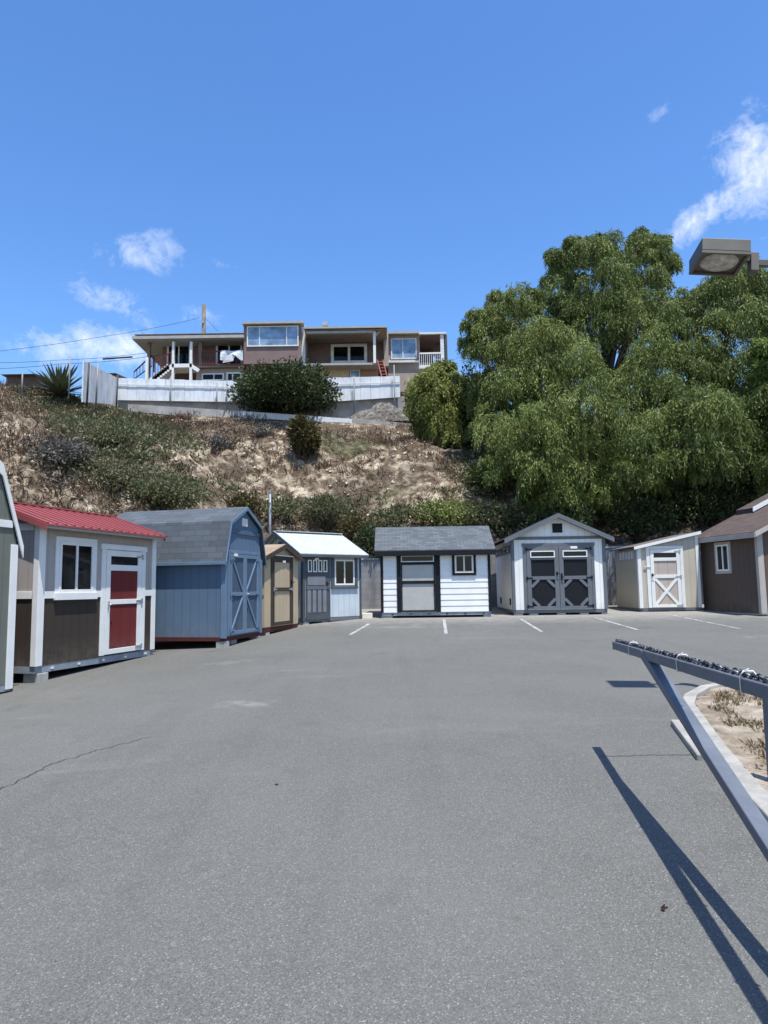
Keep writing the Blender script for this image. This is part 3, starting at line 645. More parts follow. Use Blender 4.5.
# ------------------------------------------------------------------ kerb island
outer = [(9.5, 9.45), (5.6, 9.35), (4.7, 9.28), (4.28, 9.15), (3.79, 8.80), (3.40, 8.30), (3.15, 7.80), (2.95, 7.1), (2.64, 6.0), (2.39, 5.0), (2.23, 4.2), (2.0, 2.0), (2.1, -6)]
k = N('pale_concrete_kerb'); co = k.n('ShaderNodeNewGeometry').outputs['Position']; f = k.noise(co, 3, 7, .7); f2 = k.noise(co, 40, 4)
k.l(k.mix(k.math('MULTIPLY', f2, .3), k.ramp(f, [(.3, (.19, .18, .155)), (.5, (.32, .305, .27)), (.72, (.43, .41, .36))]), (.2, .19, .17)), k.b.inputs['Base Color']); k.b.inputs['Roughness'].default_value = .95; k.bump(f2, .3, .01); M['kerb'] = k.m
def offs(pl, d):
    out = []
    for i in range(len(pl)):
        a = Vector(pl[max(0, i-1)]); b = Vector(pl[min(len(pl)-1, i+1)]); t_ = (b-a).normalized(); out.append(Vector(pl[i])+Vector((-t_.y, t_.x))*d)
    return out
inner = offs(outer, .14)
vs, fs = [], []
for i, (o_, n_) in enumerate(zip(outer, inner)):
    g = gz(o_[0], o_[1]); vs += [(o_[0], o_[1], g-.1), (o_[0], o_[1], g+.095), (n_.x, n_.y, g+.105), (n_.x, n_.y, g-.1)]
    if i:
        a = 4*(i-1); b = 4*i
        for j in range(3): fs.append((a+j, b+j, b+j+1, a+j+1))
kb = struct(MB().add(vs, fs).build('kerb', M['kerb'], None, .012))
k = N('dry_dirt'); co = k.n('ShaderNodeNewGeometry').outputs['Position']; f = k.noise(co, 2.5, 8, .7, .3); f2 = k.noise(co, 30, 5, .7); f3 = k.noise(co, 1.1, 4)
c1 = k.ramp(f, [(.34, (.13, .095, .062)), (.48, (.34, .275, .20)), (.62, (.56, .49, .39))]); c1 = k.mix(k.math('MULTIPLY', f2, .6), c1, (.17, .125, .085)); c1 = k.mix(k.ramp(f3, [(.55, (0, 0, 0)), (.7, (.6, .6, .6))]), c1, (.12, .125, .05))
k.l(c1, k.b.inputs['Base Color']); k.b.inputs['Roughness'].default_value = 1; k.bump(k.math('ADD', f, f2), .8, .05); M['dirt'] = k.m
dxs = np.arange(1.9, 14, .12); dys = np.arange(-3, 9.6, .12); ol = sorted(((p.y, p.x) for p in offs(outer, .1)))
def inside(x, y): return x > float(np.interp(y, [a for a, _ in ol], [b for _, b in ol])) and y < 9.25
V, Fc, idx = [], [], {}
def vid(i, j):
    if (i, j) not in idx:
        x, y = dxs[i], dys[j]; idx[(i, j)] = len(V); V.append((x, y, gz(x, y)+.07+.04*mnoise.noise(Vector((x*1.7, y*1.7, 0)))+.015*mnoise.noise(Vector((x*7, y*7, 3)))))
    return idx[(i, j)]
for i in range(len(dxs)-1):
    for j in range(len(dys)-1):
        if inside(dxs[i]+.06, dys[j]+.06): Fc.append((vid(i, j), vid(i+1, j), vid(i+1, j+1), vid(i, j+1)))
struct(MB().add(V, Fc).build('dirt_island', M['dirt']))
# low dry weeds on the island
pts = []
while len(pts) < 2600:
    x, y = rng.uniform(2.3, 7.5), rng.uniform(2.5, 9.1)
    if inside(x-.2, y+.1) and mnoise.noise(Vector((x*1.3, y*1.3, 7)))+.4*mnoise.noise(Vector((x*4, y*4, 2))) > .02: pts.append((x, y, gz(x, y)+.06))
P = np.repeat(np.array(pts), 9, 0)+rng.normal(0, .035, (len(pts)*9, 3))*[1, 1, .2]
D = rng.normal(0, .6, P.shape)+[0, 0, .55]
tag(leaves('dry_weeds', P, D, rng.uniform(.03, .10, len(P)), rng.uniform(.008, .022, len(P)), leafmat('weed_leaf', (.05, .06, .022), (.20, .15, .08), (.40, .30, .19), .15)), 'sparse dry weeds growing in the dirt of the kerbed island', 'weeds', kind='stuff')
# displaced kerb stone
p, q = Vector((2.86, 7.2)), Vector((2.57, 5.95)); d = (q-p); c = (p+q)/2
ks = MB().box(-d.length/2, d.length/2, -.055, .055, -.03, .055).build('kerb_stone', M['kerb'], None, .012); ks.location = (c.x+.0, c.y, gz(c.x, c.y)); ks.rotation_euler = (0, -math.atan(.035)*-1, math.atan2(d.y, d.x))
tag(ks, 'loose pale kerb stone lying against the bend of the island kerb', 'kerb stone')

# ------------------------------------------------------------------ gate arm with chain
gs, ga = thing('metal_gate', 'grey steel gate arm with a diagonal brace pointing into the lot', 'gate'), .119
T = Vector((1.965, 6.12, gz(1.965, 6.12)+.912)); dr_ = Vector((-math.sin(ga), -math.cos(ga), 0)); mr, s0, mb_ = .022, 1.0, .30
rail = lambda s_: T+dr_*s_+Vector((0, 0, mr*s_))
J = rail(s0); brace = lambda s_: J+dr_*s_+Vector((0, 0, -mb_*s_))
LP = 4.4
k = N('worn_gate_paint'); co = objco(k); f = k.noise(co, 6, 5); ru = k.noise(co, 14, 7, .7); sc_ = k.noise(co, 55, 4, .6)
cg = k.ramp(f, [(.3, (.095, .11, .13)), (.7, (.135, .15, .175))])
cg = k.mix(k.math('MULTIPLY', k.ramp(sc_, [(.66, (0, 0, 0)), (.72, (1, 1, 1))]), .5), cg, (.26, .27, .28))
cg = k.mix(k.ramp(ru, [(.66, (0, 0, 0)), (.73, (.85, .85, .85))]), cg, (.13, .065, .035))
k.l(cg, k.b.inputs['Base Color']); k.b.inputs['Roughness'].default_value = .5; k.b.inputs['Specular IOR Level'].default_value = .35; k.bump(sc_, .08, .002); M['gatepaint'] = k.m
post_p = rail(LP); base_z = gz(post_p.x, post_p.y)
gs.location = (post_p.x, post_p.y, base_z); OF = -Vector(gs.location)
def gp(name, mb, bevel=.006):
    o = mb.build(name, M['gatepaint'], gs, bevel); o.location = OF; return o
gp('top_rail', MB().beam(rail(-.02), rail(LP+.04), .064, .064))
gp('brace', MB().beam(brace(-.02), brace(LP-s0-.02), .075, .06))
gp('hinge_post', MB().beam((post_p.x, post_p.y, base_z-.05), (post_p.x, post_p.y, post_p.z-.04), .085, .085, (0, 1, 0)))
gp('end_cap', MB().beam(rail(-.03), rail(-.021), .07, .07))
# chain lying along the rail
ch = thing('chain', 'black and silver link chain tied along the top of the gate arm', 'chain', tuple(rail(.1)+Vector((0, 0, .04))))
cm = MB(); n = 120
k = N('chain_steel'); co = objco(k); f = k.noise(co, 25, 3)
k.l(k.ramp(f, [(.45, (.015, .015, .017)), (.62, (.30, .30, .31))]), k.b.inputs['Base Color']); k.b.inputs['Metallic'].default_value = .5; k.b.inputs['Roughness'].default_value = .4; M['chain'] = k.m
for i in range(n):
    c = rail(.0+i*(LP)/n)+Vector((random.uniform(-.004, .004), 0, .0445+random.uniform(-.002, .003)))
    tw = (0.75 if i % 2 else -0.75)+random.uniform(-.15, .15); dl = dr_; sd = Vector((dl.y, -dl.x, 0))*math.cos(tw)+Vector((0, 0, 1))*math.sin(tw)
    ring = [c+dl*(.024*math.cos(t_))+sd*(.0135*math.sin(t_)) for t_ in (2*math.pi*j/10 for j in range(11))]
    cm.tube(ring, .0052, 5, False)
o = cm.build('links', M['chain'], ch); o.location = -Vector(ch.location)
for s_ in (.62, 1.9, 2.9, 3.55):
    zt_ = MB(); c = rail(s_); sd = Vector((dr_.y, -dr_.x, 0))
    loop = [c+sd*a_+Vector((0, 0, b_)) for a_, b_ in ((-.037, -.035), (.037, -.035), (.037, .04), (.02, .062), (-.02, .062), (-.037, .04), (-.037, -.035))]
    zt_.tube(loop, .004, 5, False); zt_.tube([loop[3], loop[3]+Vector((.02, -.01, .012))], .002, 5)
    o = zt_.build('cable_tie', M['white'], ch); o.location = -Vector(ch.location)
a = at(764.3, 700, 5.2); b = at(767.6, 735, 5.2); d_ = b-a; bz = gz(b.x, 5.2)
pt = thing('steel_post', 'upright grey steel post standing in the dirt behind the gate arm at the right edge', 'post', (a.x+d_.x*.5+.04, 5.2, bz))
MB().box(-.04, .04, -.04, .04, -.1, a.z-bz+.02).build('tube', M['gatepaint'], pt, .006); MB().box(-.046, .046, -.046, .046, a.z-bz+.022, a.z-bz+.034).build('cap', M['gatepaint'], pt, .003)
# lamp
lt = thing('street_lamp', 'bronze shoebox parking lot lamp reaching in above the tree at the right edge', 'street lamp', (5.02, 8.05, gz(5.02, 8.05)))
LO = -Vector(lt.location); LO.z = -lt.location.z
M['bronze'] = paint('bronze_lamp_paint', (.115, .104, .085), .5, .1, 6, .2)
Yl = 8.0; hc = at(719, 257, Yl)
def lp(name, mb, mat, parent=None, bevel=.008):
    o = mb.build(name, mat, parent or lt, bevel)
    if parent is None: o.location = LO
    return o
xa = Vector((1, -.10, -.11)).normalized(); ya = Vector((.13, 1, -.13)).normalized(); za = xa.cross(ya).normalized(); ya = za.cross(xa)
hw, hd, hh = .268, .235, .088
def hb(x0, x1, y0, y1, z0, z1):
    return MB().add([hc+xa*x+ya*y+za*z for z in (z0, z1) for x, y in ((x0, y0), (x1, y0), (x1, y1), (x0, y1))], [(0,3,2,1),(4,5,6,7),(0,1,5,4),(1,2,6,5),(2,3,7,6),(3,0,4,7)])
head = hb(-hw, hw, -hd, hd, -hh+.02, hh)
hd_o = lp('lamp_head', head, M['bronze'])
rim = MB()
for b_ in ((-hw, hw, -hd, -hd+.03), (-hw, hw, hd-.03, hd), (-hw, -hw+.03, -hd+.03, hd-.03), (hw-.03, hw, -hd+.03, hd-.03)):
    q = hb(b_[0], b_[1], b_[2], b_[3], -hh-.015, -hh+.018); rim.add(q.v, q.f)
rim.build('rim', M['bronze'], hd_o)
lens = MB(); ns, nr = 20, 4; vs = []; fs = []
for r_ in range(nr+1):
    a_ = (math.pi/2)*r_/nr
    for j in range(ns):
        t_ = 2*math.pi*j/ns; vs.append(hc+xa*(.215*math.cos(a_)*math.cos(t_))+ya*(.185*math.cos(a_)*math.sin(t_))+za*(-hh+.018-.05*math.sin(a_)))
    if r_: fs += [((r_-1)*ns+j, (r_-1)*ns+(j+1) % ns, r_*ns+(j+1) % ns, r_*ns+j) for j in range(ns)]
k = N('lamp_lens'); co = objco(k); f = k.noise(co, 14, 4); k.l(k.ramp(f, [(.35, (.26, .26, .24)), (.7, (.52, .51, .48))]), k.b.inputs['Base Color']); k.b.inputs['Roughness'].default_value = .25; M['lens'] = k.m
lens.add(vs, fs, True).build('lens', M['lens'], hd_o)
e0 = hc+xa*hw; e1 = e0+xa*.075
lp('arm', MB().beam(e0-xa*.01, e1, .07, .10), M['bronze'])
px_ = e1+xa*.36
lp('bracket', hb(hw+.07, hw+.16, -.06, .06, -.19, .05), M['bronze'])
lp('tenon', MB().beam(e1+xa*.08-za*.06, px_-za*.06, .06, .08), M['bronze'])
lp('pole', MB().tube([(px_.x, px_.y, lt.location.z-.1), (px_.x, px_.y, px_.z+.14)], .07, 16), M['bronze'], None, 0)
lp('pole_collar', MB().tube([(px_.x, px_.y, px_.z-.12), (px_.x, px_.y, px_.z+.1)], .085, 16), M['bronze'], None, 0)
# debris on the lot
def clod(px, py, r, label, colr):
    p = on_lot(px, py); mb = MB()
    for i in range(7):
        c = Vector((random.gauss(0, r*.5), random.gauss(0, r*.35), random.uniform(.1, .7)*r)); q = random.uniform(.3, .6)*r
        vs = [c+Vector(v)*q*random.uniform(.7, 1.2) for v in ((1,0,0),(-1,0,0),(0,1,0),(0,-1,0),(0,0,1),(0,0,-1))]
        mb.add(vs, [(0,2,4),(2,1,4),(1,3,4),(3,0,4),(2,0,5),(1,2,5),(3,1,5),(0,3,5)])
    o = mb.build('dry_clod', paint('clod_brown', colr, .9, .2, 30)); o.location = (p.x, p.y, p.z); tag(o, label, 'debris')
clod(664, 909, .022, 'small dark brown clod lying on the asphalt below the gate shadow', (.04, .025, .018))
clod(277, 785, .012, 'tiny dark pebble alone on the open asphalt', (.03, .028, .026))

gm = MB()
for i in range(260):
    y = 2.5+8*random.random()**1.6; x = random.uniform(-.6, .6)*y; q = random.uniform(.002, .0055); c = Vector((x, y, gz(x, y)+q*.4))
    vs = [c+Vector(v)*q*random.uniform(.6, 1.4) for v in ((1,0,0),(-1,0,0),(0,1,0),(0,-1,0),(0,0,.8),(0,0,-.8))]
    gm.add(vs, [(0,2,4),(2,1,4),(1,3,4),(3,0,4),(2,0,5),(1,2,5),(3,1,5),(0,3,5)])
tag(gm.build('grit', paint('mixed_grit', (.16, .14, .115), .95, .5, 2)), 'loose grit scattered over the asphalt', 'grit', kind='stuff')
# ------------------------------------------------------------------ fences and walls on the hill
k = N('whitewashed_corrugated'); co = objco(k); f = k.noise(co, 1.2, 6, .65); mp = k.n('ShaderNodeMapping'); mp.inputs['Scale'].default_value = (3, 1, .6); k.l(co, mp.inputs[0]); f2 = k.noise(mp.outputs[0], 2, 5)
k.l(k.mix(k.ramp(f2, [(.5, (0, 0, 0)), (.75, (.6, .6, .6))]), k.ramp(f, [(.3, (.55, .57, .57)), (.6, (.70, .72, .72))]), (.36, .36, .35)), k.b.inputs['Base Color']); k.b.inputs['Roughness'].default_value = .7; M['fencew'] = k.m
M['concrete'] = paint('weathered_concrete', (.36, .34, .31), .95, .25, 1.5, 0, .4)
M['rail'] = paint('fence_pipe', (.22, .22, .22), .5, .1)
def panel_fence(name, label, pts, mat, postmat, post=True, thick=.06, corr=.5):
    """pts: (px, top, bottom, Y) along the fence"""
    w0 = at(pts[0][0], pts[0][2], pts[0][3]); t_ = thing(name, label, 'fence' if 'fence' in name else 'wall', tuple(w0))
    OFs = -w0; pm = MB(); pts3 = []
    for px, tp, bt, Y in pts: pts3.append((at(px, tp, Y), at(px, bt, Y)))
    for (a1, a0), (b1, b0) in zip(pts3[:-1], pts3[1:]):
        a0 = Vector((a1.x, a1.y, a0.z)); b0 = Vector((b1.x, b1.y, b0.z))
        L = (b1-a1).length; nseg = max(1, int(L/corr)); d_ = Vector((b1.x-a1.x, b1.y-a1.y, 0)).normalized(); nn = Vector((-d_.y, d_.x, 0))
        for i in range(nseg):
            t0, t1 = i/nseg, (i+1)/nseg-.012/max(L, .1)*(1 if corr < 2 else 0)
            c = [a0.lerp(b0, t0), a0.lerp(b0, t1), a1.lerp(b1, t1), a1.lerp(b1, t0)]
            o_ = nn*((.006 if i % 2 else 0)); j = Vector((0, 0, random.uniform(-.015, .015) if corr < 2 else 0)); c[2] = c[2]+j; c[3] = c[3]+j
            vs = [q+o_ for q in c]+[q+o_+nn*thick for q in c]
            pm.add(vs, [(0,1,2,3),(7,6,5,4),(0,4,5,1),(1,5,6,2),(2,6,7,3),(3,7,4,0)])
    o = pm.build('panels' if corr < 2 else 'wall', mat, t_); o.location = OFs
    return t_, pts3, OFs
# upper white fence
tf, p3, of = panel_fence('panel_fence', 'long white panel fence with pipe posts below the brown house', [(118, 378, 400, 38.6), (175, 379.5, 401, 38.6), (243, 381, 402, 38.6), (300, 378, 402, 38.6), (341, 377.5, 401, 38.6), (400, 376, 397, 38.6)], M['fencew'], M['rail'])
for px, tp, bt in ((171, 376, 408), (217, 383, 405), (227, 382, 406), (354, 376, 412), (394, 365, 420)):
    a = at(px, tp, 38.35); b = at(px, bt, 38.35)
    o = MB().tube([(a.x, a.y, b.z-.4), (a.x, a.y, a.z)], .035, 8).build('post', M['rail'], tf); o.location = of
rl = MB()
for (a1, a0), (b1, b0) in zip(p3[:-1], p3[1:]):
    for fr_ in (.30,): rl.beam(a1.lerp(a0, fr_)-Vector((0, .05, 0)), b1.lerp(b0, fr_)-Vector((0, .05, 0)), .035, .05)
o = rl.build('cross_rail', M['fencew'], tf); o.location = of
tw, p3, of = panel_fence('concrete_footing', 'stained concrete footing wall beneath the white panel fence', [(118, 399, 412, 38.9), (243, 401, 416, 38.9), (341, 400, 420, 38.9), (405, 396, 428, 38.9)], M['concrete'], None, corr=50, thick=.25); tw['category'] = 'wall'
# return of the fence toward the agave
tf, p3, of = panel_fence('panel_fence', 'leaning white panel fence with dark posts running beside the spiky agave', [(84, 361, 402, 32.5), (100, 369, 403, 35), (118, 378, 405, 38.4)], M['fencew'], M['rail'])
for px, tp, bt, Y in ((88, 363, 396, 32.6), (97, 364, 398, 34.3), (117, 375, 404, 38.2)):
    a = at(px, tp, Y-.2); b = at(px, bt, Y-.2); o = MB().tube([(a.x, a.y, b.z-.5), (a.x+.05, a.y, a.z)], .045, 8).build('post', paint('dark_post', (.06, .055, .05)) if px != 97 else M['rail'], tf); o.location = of
# low walls on the crest
M['lowwhite'] = paint('white_low_wall', (.66, .69, .71), .7, .12, 1.2)
tw, p3, of = panel_fence('low_wall', 'bright white low wall section on the crest under the dark round shrub', [(238, 411, 421, 37.0), (300, 415, 425, 37.0), (352, 419, 429, 37.0)], M['lowwhite'], None, corr=50, thick=.2)
tw, p3, of = panel_fence('low_wall', 'weathered grey low wall section left of the white one on the crest', [(128, 404, 411, 37.0), (180, 407, 416, 37.0), (237.6, 411, 421, 37.0)], M['concrete'], None, corr=50, thick=.2)
tw, p3, of = panel_fence('low_wall', 'grey concrete low wall section running from the white wall toward the trees', [(352.4, 418, 431, 37.0), (395, 422, 434, 37.0), (432, 426, 438, 37.0)], M['concrete'], None, corr=50, thick=.2)
# rubble heap behind
hp = at(385, 418, 37.9); vs = []; fs = []; nx_, ny_ = 20, 8
for j in range(ny_+1):
    for i in range(nx_+1):
        u, v = i/nx_*2-1, j/ny_*2-1; h = max(0, 1-u*u)*max(0, 1-v*v); x, y = hp.x+u*2.2, hp.y+v*.8
        vs.append((x, y, hp.z-.35+1.05*h**.7+.35*mnoise.noise(Vector((x*2, y*2, 9)))*h))
fs = [(j*(nx_+1)+i, j*(nx_+1)+i+1, (j+1)*(nx_+1)+i+1, (j+1)*(nx_+1)+i) for j in range(ny_) for i in range(nx_)]
k = N('grey_spoil'); co = objco(k); f = k.noise(co, 6, 7, .7); k.l(k.ramp(f, [(.38, (.06, .052, .045)), (.52, (.15, .13, .11)), (.68, (.34, .31, .27))]), k.b.inputs['Base Color']); k.b.inputs['Roughness'].default_value = 1; k.bump(f, 1, .1)
tag(MB().add(vs, fs).build('spoil_heap', k.m), 'grey heap of spoil and brush behind the low concrete wall', 'heap', kind='stuff')

# ------------------------------------------------------------------ house on the hill
HY = 43.0
hb0 = at(290, 384, HY); ho = thing('hill_house', 'long pinkish brown flat-roofed house with decks on top of the hill', 'house', tuple(hb0))
HO = -hb0
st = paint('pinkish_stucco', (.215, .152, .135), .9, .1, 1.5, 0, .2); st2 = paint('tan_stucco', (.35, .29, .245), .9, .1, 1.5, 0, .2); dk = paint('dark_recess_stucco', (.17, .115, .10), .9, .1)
rf = paint('pale_roof_edge', (.36, .355, .33), .7, .1); rtop = paint('roof_gravel', (.3, .28, .26), .95, .15); redw = paint('dark_red_railing', (.12, .028, .024), .6, .1); ply = paint('plywood', (.52, .40, .25), .8, .12); sof = paint('soffit_timber', (.33, .25, .19), .8, .1); woodp = paint('brown_post', (.2, .145, .11), .8)
def hp_(name, mb, mat, parent=None, bevel=0):
    o = mb.build(name, mat, parent or ho, bevel)
    if parent is None: o.location = HO
    return o
def hx(px0, py0, px1, py1, Y0, Y1):      # box whose front face at depth Y0 spans these sight lines
    a, b = at(px0, py1, Y0), at(px1, py0, Y0); return (a.x, b.x, Y0, Y1, a.z, b.z)
def hbx(name, px0, py0, px1, py1, Y0, Y1, mat, parent=None): return hp_(name, MB().box(*hx(px0, py0, px1, py1, Y0, Y1)), mat, parent)
def hwin(px0, py0, px1, py1, Y, fmat, div=(), fw=1.6, gmat='skyglass'):
    x0, x1, _, _, z0, z1 = hx(px0, py0, px1, py1, Y, Y+1); f = fw*Y/FPX; t_ = .08
    m_ = MB().box(x0, x0+f, Y-t_, Y, z0, z1).box(x1-f, x1, Y-t_, Y, z0, z1).box(x0+f, x1-f, Y-t_, Y, z0, z0+f).box(x0+f, x1-f, Y-t_, Y, z1-f, z1)
    for dv in div: xm = x0+(x1-x0)*dv; m_.box(xm-f*.4, xm+f*.4, Y-t_+.01, Y, z0+f, z1-f)
    w_ = hp_('window', m_, fmat); MB().box(x0+f, x1-f, Y-.03, Y-.005, z0+f, z1-f).build('pane', M[gmat], w_); return w_
# left wing
hbx('roof', 132, 334.5, 243.5, 339, 41.8, 50, rf)
hbx('roof_top', 134, 332.6, 243.3, 334.4, 42.0, 49.8, rtop)
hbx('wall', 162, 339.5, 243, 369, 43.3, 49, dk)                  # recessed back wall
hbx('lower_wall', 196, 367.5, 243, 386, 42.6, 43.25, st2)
hbx('deck', 160, 364.5, 244, 368, 42.3, 43.28, st)
hwin(167, 344, 191, 366, 43.3, M['offwhite'], (.5,), 1.8, 'glass')
hwin(216, 342.5, 242.5, 366, 43.3, M['offwhite'], (.5,), 2, 'glass')
hbx('column', 198, 339.2, 202, 368, 42.32, 42.55, woodp)
hbx('column', 146.5, 339, 150, 380, 42.4, 42.65, woodp)
for px in (172.8, 190.7): hbx('column', px-1.5, 341.5, px+1.5, 384, 42.0, 42.2, M['white'])
hbx('post', 145, 357, 148, 382, 41.7, 41.85, M['white'])
hbx('post', 152.5, 356, 154.5, 372, 42.3, 42.4, redw)
# landing and stair
hbx('landing', 171, 363.5, 192, 367.5, 42.0, 43.2, M['white'])
p, q = at(190, 365, 42.1), at(199, 371, 42.1); hp_('stair_stringer', MB().beam(p, q, .12, .22), M['white'])
p, q = at(171, 365, 42.1), at(152, 380, 42.1)
stp = MB(); n_ = 8
for i in range(n_):
    c = p.lerp(q, (i+.5)/n_); stp.box(c.x-.16, c.x+.16, 41.95, 42.9, c.z-.28, c.z+.06)
hp_('steps', stp, M['white'])
def railing(px0, t0, b0, px1, t1, b1, Y, nb, mat, top=.07):
    m_ = MB(); a1, a0, c1, c0 = at(px0, t0, Y), at(px0, b0, Y), at(px1, t1, Y), at(px1, b1, Y)
    m_.beam(a1, c1, .06, top); m_.beam(a0, c0, .05, .05)
    for i in range(nb+1): u, v = a1.lerp(c1, i/nb), a0.lerp(c0, i/nb); m_.beam((u.x, u.y, v.z), u, .03, .03, (0, 1, 0))
    return hp_('railing', m_, mat)
railing(171, 352, 363, 153, 364, 377, 41.95, 7, redw); railing(152, 355, 366, 134, 372, 379, 43.2, 6, redw)
railing(202, 351.5, 364, 243, 351.5, 364, 42.2, 18, redw); railing(192, 350, 364, 198, 350.5, 364, 42.25, 3, redw)
a, b = at(221, 351, 42.15), at(243, 361, 42.15)                  # bright tarp over the railing
tp = MB(); n_ = 10; vs = []; fs = []
for j in range(4):
    for i in range(n_+1):
        u, v = i/n_, j/3; x = a.x+(b.x-a.x)*u; vs.append((x, a.y-.05-.08*math.sin(u*9+v*2)-.03*j, a.z+(b.z-a.z)*v*(.7+.3*math.sin(u*7+1))))
for j in range(3):
    for i in range(n_): c = j*(n_+1)+i; fs.append((c, c+1, c+n_+2, c+n_+1))
t_ = thing('awning_cloth', 'white and pale blue cloth hung over the dark red house railing', 'cloth', tuple(a)); o = tp.add(vs, fs).build('cloth', paint('pale_cloth', (.6, .66, .68), .8, .2, 1.5), t_); o.location = -a
a, b = at(223, 363, 42.5), at(233, 354, 42.5)
tp = MB().add([at(222.5, 363, 42.02), at(233, 361, 42.02), at(236, 352.5, 42.0), at(229, 355.5, 41.98), at(224, 359, 41.98)], [(0, 1, 2, 3, 4)]); o = tp.build('fold', M['white'], t_); o.location = -Vector(t_.location)
hwin(202, 373.5, 224, 381, 42.6, M['white'], (.55,), 1.2, 'glass'); hwin(226.6, 372.5, 242, 382, 42.6, M['white'], (.4,), 1.5, 'glass')
# middle box
hbx('wall', 243.5, 323.5, 301, 364, 42.2, 49, st)
x0, x1, _, _, z0, z1 = hx(243.5, 323.5, 301, 364, 42.2, 49)
hbx('roof', 242, 320.8, 303.5, 323.8, 41.9, 49.2, rf)
hbx('belt', 244.5, 361, 300.8, 366, 42.35, 48, paint('brown_belt', (.16, .10, .085), .9))
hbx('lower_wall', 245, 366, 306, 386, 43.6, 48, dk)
hwin(247, 326, 298.6, 347, 42.2, M['white'], (.245, .77), 1.1)
hbx('corner_post', 301, 325, 305, 367, 42.5, 43.0, M['offwhite'])
# covered deck
hbx('roof', 303.8, 325.6, 387, 328.6, 41.6, 49, rf); hbx('ceiling', 304.2, 328.8, 386, 330.4, 41.7, 48.9, sof)
hbx('header', 306, 330.3, 373, 333.5, 41.75, 41.95, rf)
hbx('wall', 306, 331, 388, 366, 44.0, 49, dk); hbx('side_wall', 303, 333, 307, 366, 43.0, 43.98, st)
hbx('roof_pipe', 322.5, 321.5, 327.5, 325.5, 44, 44.4, rf)
hwin(331, 344, 367, 364, 44.0, M['offwhite'], (.5,), 3.0, 'glass')
hbx('deck', 304, 362.5, 378, 365.6, 42.0, 43.98, rf); hbx('lower_wall', 304.5, 365.6, 378, 388, 43.0, 47.5, paint('rust_tan_stucco', (.34, .215, .15), .9))
hbx('plywood_board', 311, 369, 349, 379, 42.85, 42.97, ply)
hwin(350, 370, 360, 379, 42.97, M['white'], (), .9)
hbx('column', 373.4, 331, 375.6, 363, 41.9, 42.05, M['white'])
p, q = at(375, 336, 42.0), at(383, 327.5, 42.0); hp_('knee_brace', MB().beam(p, q, .1, .12), rf)
hbx('column', 384, 331, 388.2, 366, 43.5, 43.9, st2)
p, q = at(378.5, 336, 43.6), at(386, 331, 43.6); 
# red ladder leaning on the deck
lt_ = thing('red_ladder', 'faded red ladder leaning against the deck edge of the hill house', 'ladder', tuple(at(385, 378, 41.6)))
lm = MB()
for dx in (0, 5.5):
    lm.beam(at(377+dx, 360, 41.95), at(382+dx, 379, 41.5), .06, .08)
for i in range(6):
    f_ = (i+.5)/6; lm.beam(at(377, 360, 41.95).lerp(at(382, 379, 41.5), f_), at(382.5, 360, 41.95).lerp(at(387.5, 379, 41.5), f_), .05, .05)
o = lm.build('ladder_frame', paint('faded_red', (.33, .11, .085), .7), lt_); o.location = -Vector(lt_.location)
# right wing set back
hbx('wall', 388, 333, 419.5, 361, 45.0, 50, st2); hbx('roof', 387, 330.6, 420.5, 333.6, 44.6, 50, rf)
hwin(391, 338.5, 416.5, 359.5, 45.0, M['offwhite'], (.46,), 1.2)
hbx('belt', 388.5, 360, 419, 362.5, 44.9, 45.2, M['offwhite'])
hbx('lower_wall', 388.5, 362.5, 445, 392, 45.1, 50, st2)
hbx('patio_roof', 419, 332, 446.5, 334, 44.4, 49, M['offwhite'])
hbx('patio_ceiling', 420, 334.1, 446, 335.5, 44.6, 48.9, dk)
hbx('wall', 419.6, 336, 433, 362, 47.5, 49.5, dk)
hbx('column', 441, 334, 443.6, 368, 44.5, 44.7, M['offwhite'])
sl_ = MB()
for i in range(9): sl_.box(*hx(435, 335.5+i*3, 446, 337.3+i*3, 46.2, 46.35))
sl_.box(*hx(445.5, 335, 447, 366, 46.1, 46.4)); hp_('slat_screen', sl_, paint('dark_slat', (.09, .085, .08)))
railing(419.5, 353.5, 366, 441, 353, 366, 44.5, 11, M['white'], .1)
hbx('deck', 419, 365.8, 446, 368.5, 44.3, 48, M['offwhite'])
# small far roofs
def far_house(name, label, px0, px1, tp, bt, Y, rc, wc):
    a = at((px0+px1)/2, bt, Y); t_ = thing(name, label, 'house', tuple(a)); L = (px1-px0)/2*Y/FPX; h = (bt-tp)*Y/FPX
    MB().box(-L*.9, L*.9, 0, 5, -2.5, h*.35).build('wall', paint(name+'_wall', wc, .9), t_)
    MB().prism([(-.6, h*.3), (5.6, h*.3), (2.5, h)], -L, L, 'x').build('roof', shingle(name+'_roof', rc, 'x'), t_)
far_house('distant_house', 'dark low roof showing above the crest left of the agave', 4, 40, 370, 379, 52, (.075, .06, .055), (.11, .085, .07))
far_house('distant_house', 'small brown roof peeking between the leaning fence and the stair', 96, 119, 369.5, 378, 52, (.14, .075, .06), (.35, .3, .26))

